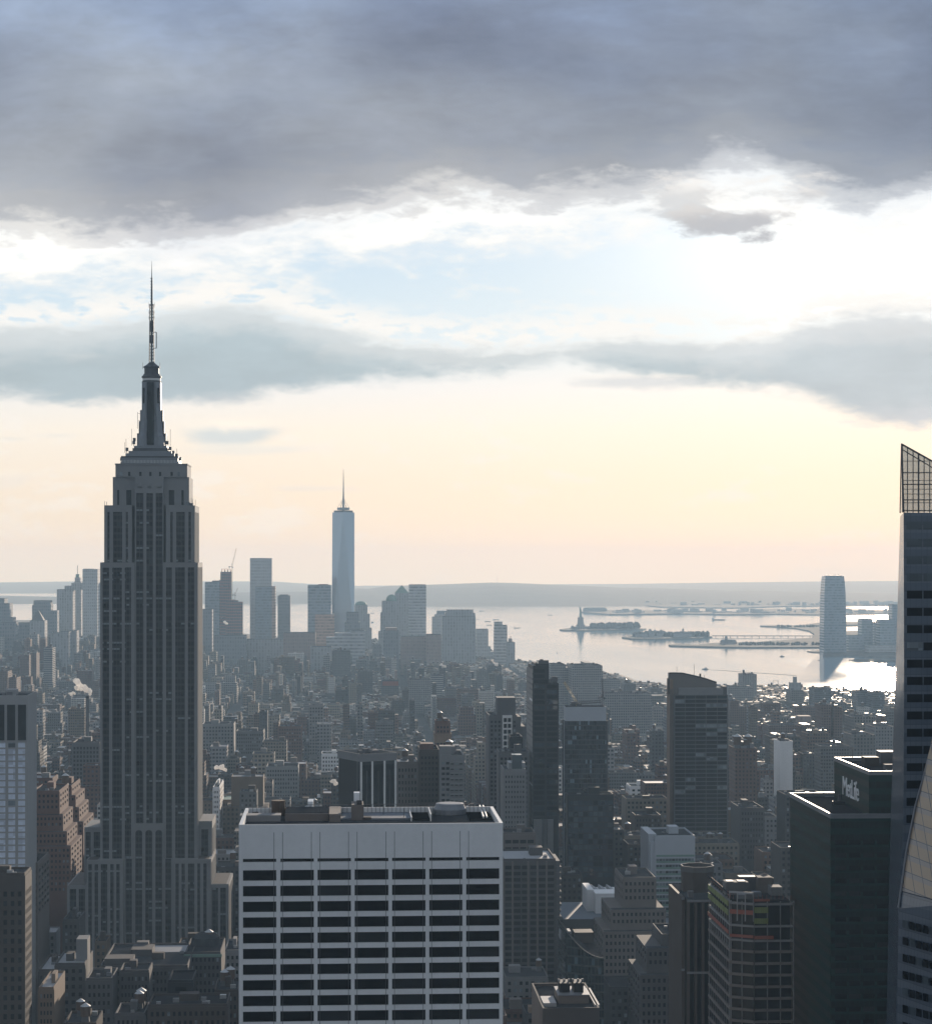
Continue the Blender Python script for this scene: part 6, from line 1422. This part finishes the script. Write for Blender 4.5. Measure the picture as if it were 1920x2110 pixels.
# ================================================================== low buildings before the spired skyscraper
def lowleft():
    def lowb(name, label, Xl, Xr, Yt, y, D, wall, cols, Yb=2130, sides='', roof='roof', tank=0, clutter=3, **k): return tower(name, label, Xl, Xr, Yt, y, D, wall, ('glass', 'blinds'), cols, .5, 3.9, .5, Yb, 2.0, .3, sides, 4, 1.2, roof, clutter, tank, 'building', **k)
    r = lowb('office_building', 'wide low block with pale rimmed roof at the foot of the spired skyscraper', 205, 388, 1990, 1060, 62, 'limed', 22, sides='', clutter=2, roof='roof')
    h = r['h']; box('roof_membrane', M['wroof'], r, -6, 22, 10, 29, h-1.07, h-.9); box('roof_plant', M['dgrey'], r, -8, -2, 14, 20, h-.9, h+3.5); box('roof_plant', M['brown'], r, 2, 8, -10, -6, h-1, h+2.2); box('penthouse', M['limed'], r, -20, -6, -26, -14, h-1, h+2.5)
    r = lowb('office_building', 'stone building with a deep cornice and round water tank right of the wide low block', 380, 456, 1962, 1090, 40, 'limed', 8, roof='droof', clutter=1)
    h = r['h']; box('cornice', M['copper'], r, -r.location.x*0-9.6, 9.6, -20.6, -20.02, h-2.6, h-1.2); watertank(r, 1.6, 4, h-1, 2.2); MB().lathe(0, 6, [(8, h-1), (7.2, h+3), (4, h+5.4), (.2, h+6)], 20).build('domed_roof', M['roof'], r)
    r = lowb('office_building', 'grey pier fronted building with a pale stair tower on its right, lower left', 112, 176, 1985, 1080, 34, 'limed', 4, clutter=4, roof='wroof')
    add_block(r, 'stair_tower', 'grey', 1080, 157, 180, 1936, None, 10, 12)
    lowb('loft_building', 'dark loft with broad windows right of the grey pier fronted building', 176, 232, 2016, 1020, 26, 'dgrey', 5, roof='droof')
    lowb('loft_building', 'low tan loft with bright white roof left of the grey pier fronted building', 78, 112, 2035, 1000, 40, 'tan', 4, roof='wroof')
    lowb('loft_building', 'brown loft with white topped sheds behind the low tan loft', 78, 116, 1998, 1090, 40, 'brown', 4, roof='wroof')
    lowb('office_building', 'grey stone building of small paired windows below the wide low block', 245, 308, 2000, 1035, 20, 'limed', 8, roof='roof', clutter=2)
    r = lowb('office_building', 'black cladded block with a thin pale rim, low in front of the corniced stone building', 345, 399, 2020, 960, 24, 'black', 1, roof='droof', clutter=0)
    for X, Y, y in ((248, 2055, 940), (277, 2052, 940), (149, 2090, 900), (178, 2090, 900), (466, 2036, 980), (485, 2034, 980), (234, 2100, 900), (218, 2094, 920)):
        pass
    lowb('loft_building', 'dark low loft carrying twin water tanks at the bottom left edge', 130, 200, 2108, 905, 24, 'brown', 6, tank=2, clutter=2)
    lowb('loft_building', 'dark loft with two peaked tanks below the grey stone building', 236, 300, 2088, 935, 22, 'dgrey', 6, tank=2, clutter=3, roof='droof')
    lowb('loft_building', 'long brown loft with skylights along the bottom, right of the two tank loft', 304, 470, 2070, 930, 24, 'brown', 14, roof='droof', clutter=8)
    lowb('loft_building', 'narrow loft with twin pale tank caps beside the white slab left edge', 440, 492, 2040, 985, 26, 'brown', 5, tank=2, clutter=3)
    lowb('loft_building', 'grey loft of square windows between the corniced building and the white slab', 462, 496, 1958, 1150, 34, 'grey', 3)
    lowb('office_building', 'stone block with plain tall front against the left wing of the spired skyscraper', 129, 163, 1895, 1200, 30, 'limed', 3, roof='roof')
    r = lowb('loft_building', 'pink brick building with dark mansard roof right of the spired skyscraper', 452, 528, 1648, 1750, 40, 'tan', 14, Yb=1760, roof='copper', sides='R')
    lowb('loft_building', 'narrow white building edge on at the right flank of the spired skyscraper', 438, 452, 1622, 1700, 60, 'white', 3, Yb=1760, sides='R')
    lowb('loft_building', 'pale gridded loft building above the white slab roof, right of the pink brick building', 548, 615, 1580, 2000, 40, 'lime', 12, Yb=1665, sides='')
    lowb('loft_building', 'beige brick loft with square windows left of the pale gridded loft building', 527, 562, 1613, 1900, 30, 'beige', 6, Yb=1665)
    lowb('loft_building', 'pale long loft far right of the spired skyscraper under a dark roof house', 416, 482, 1492, 2400, 40, 'grey', 10, Yb=1560, sides='')
    lowb('loft_building', 'dark wide loft beside the pale long loft under a dark roof house', 486, 543, 1507, 2350, 40, 'dgrey', 12, Yb=1560, sides='R')
    lowb('office_building', 'dark stepped brick tower carrying a round tank in the middle distance', 573, 622, 1497, 2500, 40, 'redbrick', 9, Yb=1560, tank=1)
    lowb('office_building', 'slim pale tower with a yellow painted lower half in the middle distance', 636, 667, 1453, 2600, 30, 'grey', 5, Yb=1560)
    lowb('loft_building', 'white corner loft left of the black finned block', 662, 700, 1553, 2100, 30, 'white', 6, Yb=1665)
    lowb('loft_building', 'small white loft with big square windows left of the slant crowned tower', 1298, 1345, 1620, 2000, 30, 'white', 4, Yb=1700, sides='L')
    lowb('loft_building', 'dark brick loft topped by a red painted roof house below the small white loft', 1308, 1362, 1680, 1650, 30, 'brown', 8, Yb=1800)
    lowb('loft_building', 'grey stone loft with sunlit terraces right of the slant crowned tower foot', 1525, 1575, 1665, 1500, 40, 'limed', 8, Yb=1780)
lowleft()

# ================================================================== the rest of the city
PAL = [((.11, .055, .042), 'red brick'), ((.15, .09, .065), 'orange brick'), ((.17, .13, .095), 'tan brick'), ((.22, .195, .16), 'beige stone'), ((.14, .14, .14), 'grey stone'), ((.07, .062, .058), 'dark brown'), ((.50, .49, .47), 'white painted'), ((.055, .057, .062), 'charcoal'), ((.21, .21, .22), 'pale concrete')]
PW = [15, 10, 15, 13, 14, 14, 3, 8, 8]
CITY = facade('city_walls', None, (.012, .015, .02), attr=True, grough=.2, var=.6, wh=.5, spec=.3)
PW_HAZE = [8, 8, 14, 18, 14, 5, 13, 3, 17]  # weights for distant blocks, shifted to pale walls in place of haze
AVE = [-1730, -1460, -1180, -900, -620, -470, -325, -190, 118, 395, 672, 950, 1228, 1500, 1770, 2040]
R = random.Random(11)
def limitY(X): return float(np.interp(X, [0, 200, 430, 620, 1000, 1070, 1320, 1500, 1840], [1305, 1310, 1330, 1335, 1375, 1400, 1428, 1440, 1452]))
gen = []
for k in range(-4, 74):
    ya = 1300+80.4*k+9
    for a0, a1 in zip(AVE, AVE[1:]):
        xa, xb = a0+14, a1-14
        if topx(xb, ya+60, 0)[0] < -120 or topx(xa, ya+60, 0)[0] > 2000: continue
        for row in (0, 1):
            y0 = ya+row*31.5; x = xa
            while x < xb-7:
                if ya < 2300: w = R.choice((9, 13, 17, 22, 28, 36))
                elif ya < 3000: w = R.choice((7, 9, 13, 17, 24))
                else: w = R.choice((6, 7, 8, 11, 15, 22, 34))
                w = min(w, xb-x); x0, x1 = x, x+w-(0 if R.random() < .8 else 2.5); x += w
                if w < 5: continue
                d = 30 if w > 14 else R.uniform(18, 28); yy0 = y0 if row == 0 else y0+31-d; y1 = yy0+d
                xm, ym = (x0+x1)/2, (yy0+y1)/2
                X, _ = topx(xm, yy0, 0)
                if X < -60 or X > 1900: continue
                if not inside(xm, ym) or not inside(x0-25, y1+25) or not inside(x1+25, y1+25): continue
                if any(x0 < f[1]+1.5 and x1 > f[0]-1.5 and yy0 < f[3]+1.5 and y1 > f[2]-1.5 for f in FOOT): continue
                u = R.random()
                if ym < 1280: h = R.uniform(20, 50)
                elif ym < 1750: h = R.uniform(22, 62) if u < .9 else R.uniform(62, 95)
                elif ym < 2250: h = R.uniform(18, 52) if u < .9 else R.uniform(52, 80)
                elif ym < 2950: h = R.uniform(13, 36) if u < .88 else R.uniform(40, 72)
                elif ym < 4300: h = R.uniform(10, 21) if u < .9 else R.uniform(25, 55)
                elif ym < 5100: h = R.uniform(14, 30) if u < .85 else R.uniform(35, 65)
                else: h = R.uniform(20, 55) if u < .8 else R.uniform(55, 95)
                lim = limitY(X); zmax = zz(X, lim, yy0)-drop(xm, ym)
                h = max(6, min(h, zmax*R.uniform(.85, 1)))
                col = R.choices(range(len(PAL)), PW if ym < 2900 else PW_HAZE)[0]
                gen.append((x0, x1, yy0, y1, h, col, R.random()*.95+.04))
# which of them show, and how much
BW, BH = 480, 528
cover = np.full((BH, BW), 1e9, dtype=np.float32); own = np.full((BH, BW), -1, dtype=np.int32)
def splat(i, y, X0, X1, Y0, Y1):
    a, b_ = max(0, int(X0/4)), min(BW, int(X1/4)+1); c, d = max(0, int(Y0/4)), min(BH, int(Y1/4)+1)
    if a >= b_ or c >= d: return
    s = cover[c:d, a:b_]; m = s > y; s[m] = y; own[c:d, a:b_][m] = i
for y, X0, X1, Y0 in HERO: splat(-2, y, X0, X1, Y0, 2110)
for i, (x0, x1, y0, y1, h, col, v) in enumerate(gen):
    z = h+drop(x0, y0); Xa, Ya = topx(x0, y0, z); Xb, _ = topx(x1, y0, z); _, Yb = topx(x0, y0, 0); Xc, Yc = topx(x0, y1, z)
    splat(i, y0, min(Xa, Xb), max(Xa, Xb), Ya, Yb); splat(i, y0+1, min(Xa, Xb), max(Xa, Xb), Yc, Ya)
ids, cnt = np.unique(own[own >= 0], return_counts=True)
order = [int(i) for i in ids[np.argsort(-cnt)]]
NIND = 190
chosen = set(order[:NIND])
near_for_windows = set(sorted([i for i in chosen], key=lambda i: gen[i][2])[:46])
ROOFC = [(.10, .10, .105, .55), (.05, .05, .055, .6), (.30, .30, .30, .45), (.14, .13, .12, .8), (.08, .083, .09, .42), (.06, .06, .065, .9), (.11, .10, .10, .95)]
def wallcol(c, v):
    p = PAL[c][0]; s = .75+.5*v; return (p[0]*s, p[1]*s, p[2]*s, .88)
stuff = MB()
def tankgeo(b, x, y, z, r, v):
    c0, w0 = b.col, b.var; b.var = 0; b.col = (.09, .06, .045, .9); b.cyl(x, y, z+2, z+2+r*2, r, r, 6); b.col = (.40, .40, .41, .35); b.cyl(x, y, z+2+r*2, z+2+r*2.7, r*1.1, .05, 6); b.col, b.var = c0, w0
for i, (x0, x1, y0, y1, h, c, v) in enumerate(gen):
    if i in chosen: continue
    RR = random.Random(i); dz = drop(x0, y0); stuff.col = wallcol(c, v); stuff.var = v; rc = RR.choice(ROOFC)
    stuff.box(x0, x1, y0, y1, -3, h+dz, rc)
    w = x1-x0
    if w > 9:
        stuff.var = .0; bx = x0+w*RR.uniform(.15, .6); by = y0+(y1-y0)*RR.uniform(.2, .6); stuff.box(bx, bx+RR.uniform(3, 7), by, by+RR.uniform(3, 7), h+dz-.2, h+dz+RR.uniform(2.5, 5.5), RR.choice(ROOFC))
        for q in range(RR.choice((0, 1, 2, 3)) if y0 < 4600 else 0):
            sx, px_, py_ = RR.uniform(.8, 2.6), x0+w*RR.uniform(.08, .85), RR.uniform(y0+1, y1-4); g_ = RR.choice((.12, .3, .5, .6)); stuff.box(px_, px_+sx, py_, py_+RR.uniform(.8, 2.5), h+dz-.2, h+dz+RR.uniform(.7, 2.2), (g_, g_, g_*1.02, RR.choice((.25, .35, .5))))
        if RR.random() < (.45 if y0 < 3000 else .2): tankgeo(stuff, x0+w*RR.uniform(.2, .8), y0+RR.uniform(4, 20), h+dz, RR.uniform(1.6, 2.3), v)
        # parapet along the far and right edges catches the light
        stuff.var = 0; stuff.col = wallcol(c, v)[:3]+(RR.choice((.4, .6, .88)),); stuff.box(x0, x1, y1-.4, y1+.02, h+dz-.2, h+dz+1.0); stuff.box(x1-.35, x1+.02, y0+.35, y1-.4, h+dz-.2, h+dz+.9); stuff.box(x0, x1, y0-.02, y0+.35, h+dz-.2, h+dz+.9)
tag(stuff.build('distant_city_blocks', CITY), kind='stuff')
def zone(X, y):
    if X < 206: return 'left of spired tower'
    if X < 420: return 'below spired tower' if y < 1310 else 'left of spired tower'
    if X < 690: return 'right of spired tower'
    if X < 1000: return 'beyond white slab'
    if X < 1165: return 'near ribbed tower'
    if X < 1380: return 'left of slanted tower'
    if X < 1620: return 'right of slanted tower'
    return 'above green tower'
recs = []
for i in sorted(chosen, key=lambda i: (gen[i][2], gen[i][0])):
    x0, x1, y0, y1, h, c, v = gen[i]; RR = random.Random(i*3+1); xm, ym = (x0+x1)/2, (y0+y1)/2; w, d = x1-x0, y1-y0
    r = thing('city_building', None, 'building', (xm, ym, drop(xm, ym)), 0, 'ordinary city buildings'); rc = RR.choice(ROOFC); feats = []
    setb = RR.random() < .3 and h > 28 and w > 14; h1 = h*RR.uniform(.7, .85) if setb else h
    wins = i in near_for_windows; wb = MB(); wb.col = wallcol(c, v); wb.var = 0.0 if wins else v
    wb.box(-w/2, w/2, -d/2, d/2, -3, h1, rc)
    if setb: wb.box(-w/2+w*.12, w/2-w*.12, -d/2+4, d/2-1, h1-.1, h, rc)
    tw, ty = (w/2-w*.12, -d/2+4) if setb else (w/2, -d/2)
    if wins:
        bud = Budget(48); rows = floors(2, h1, 3.7, .5, 1.4); n = max(2, round(w/3.2)); t = .22
        grid(wb, r, 'F', -w/2, w/2, 0, h1, -d/2, even(-w/2, w/2, n, .5, .5), rows[-14:], t, [M['glass'], M['blinds']], bud, 'window', True, i, .18)
    wb.build('wall', CITY, r); 
    if wins: flush(bud, r)
    b = MB(); b.col = wallcol(c, v); b.var = 0.0; b.box(-tw, tw, ty+.02, ty+.4, h+.001, h+1); b.box(-tw, tw, d/2-1.4, d/2-1.02, h+.001, h+1); b.box(-tw, -tw+.35, ty+.4, d/2-1.4, h+.001, h+1); b.box(tw-.35, tw, ty+.4, d/2-1.4, h+.001, h+1); b.build('parapet', CITY, r)
    RM = M[('roof', 'droof', 'wroof', 'blueroof')[RR.choices(range(4), (5, 3, 1.3, 1))[0]]]
    box('roof', RM, r, -tw+.36, tw-.36, ty+.41, d/2-1.41, h+.02, h+.2)
    def put(nm, mt, sx, sy, sz, **k):
        bx = RR.uniform(-tw+1, max(-tw+1.1, tw-1-sx)); by = RR.uniform(ty+1, max(ty+1.1, d/2-2-sy)); box(nm, M[mt], r, bx, min(bx+sx, tw-.4), by, min(by+sy, d/2-1.5), h+.21, h+.2+sz)
    if RR.random() < .75: put('roof_bulkhead', RR.choice(['tan', 'grey', 'brown', 'beige']), min(w*.4, 6), 5, RR.uniform(2.6, 5)); feats.append('roof house')
    if RR.random() < .5 and w > 9: watertank(r, RR.uniform(-tw+3, tw-3), RR.uniform(ty+3, d/2-4), h+.2, RR.uniform(1.6, 2.3)); feats.append('water tank')
    for q in range(RR.choice((0, 1, 2, 3)) if w > 12 else 0): put('air_handler', RR.choice(['alum', 'tankroof', 'grey']), RR.uniform(1.2, 3), RR.uniform(1, 2.5), RR.uniform(.8, 1.8))
    X, Y = topx(xm, y0, h); size = ('narrow ' if w < 14 else 'wide ' if w > 34 else ''); ht = 'low ' if h < 22 else 'tall ' if h > 55 else ''
    dist = 'near' if y0 < 1500 else 'not far' if y0 < 2000 else 'midway' if y0 < 3000 else 'far'
    top = 'stepped top' if setb else 'water tank' if 'water tank' in feats else 'roof house' if feats else 'bare roof'
    recs.append([f'{size}{ht}{PAL[c][1]} block with {top}, {dist}, {zone(X, y0)}', X, r])
from collections import defaultdict
dd = defaultdict(list)
for l, X, r in recs: dd[l].append((X, r))
ORD = ['leftmost', 'second', 'third', 'fourth', 'fifth', 'sixth', 'seventh', 'eighth', 'ninth', 'tenth', 'eleventh', 'twelfth']
for l, v in dd.items():
    v.sort(key=lambda q: q[0])
    for k, (X, r) in enumerate(v): r['label'] = l if len(v) == 1 else l+(', leftmost' if k == 0 else f', {ORD[min(k, 11)]} from left')

# ================================================================== haze: one closed box of even, thin, bluish air
hb = MB().box(-9500, 12000, -1600, 31000, -175, 462)
hm = bpy.data.materials.new('haze_air'); hm.use_nodes = True; g = NT(hm.node_tree); o = g.n('ShaderNodeOutputMaterial'); pv = g.n('ShaderNodeVolumePrincipled')
pv.inputs['Color'].default_value = (.52, .755, .98, 1); pv.inputs['Absorption Color'].default_value = (1, 1, 1, 1); pv.inputs['Density'].default_value = 5.8e-5; pv.inputs['Anisotropy'].default_value = .15
g.t.links.new(pv.outputs[0], o.inputs['Volume'])
tag(hb.build('haze', hm), kind='stuff')
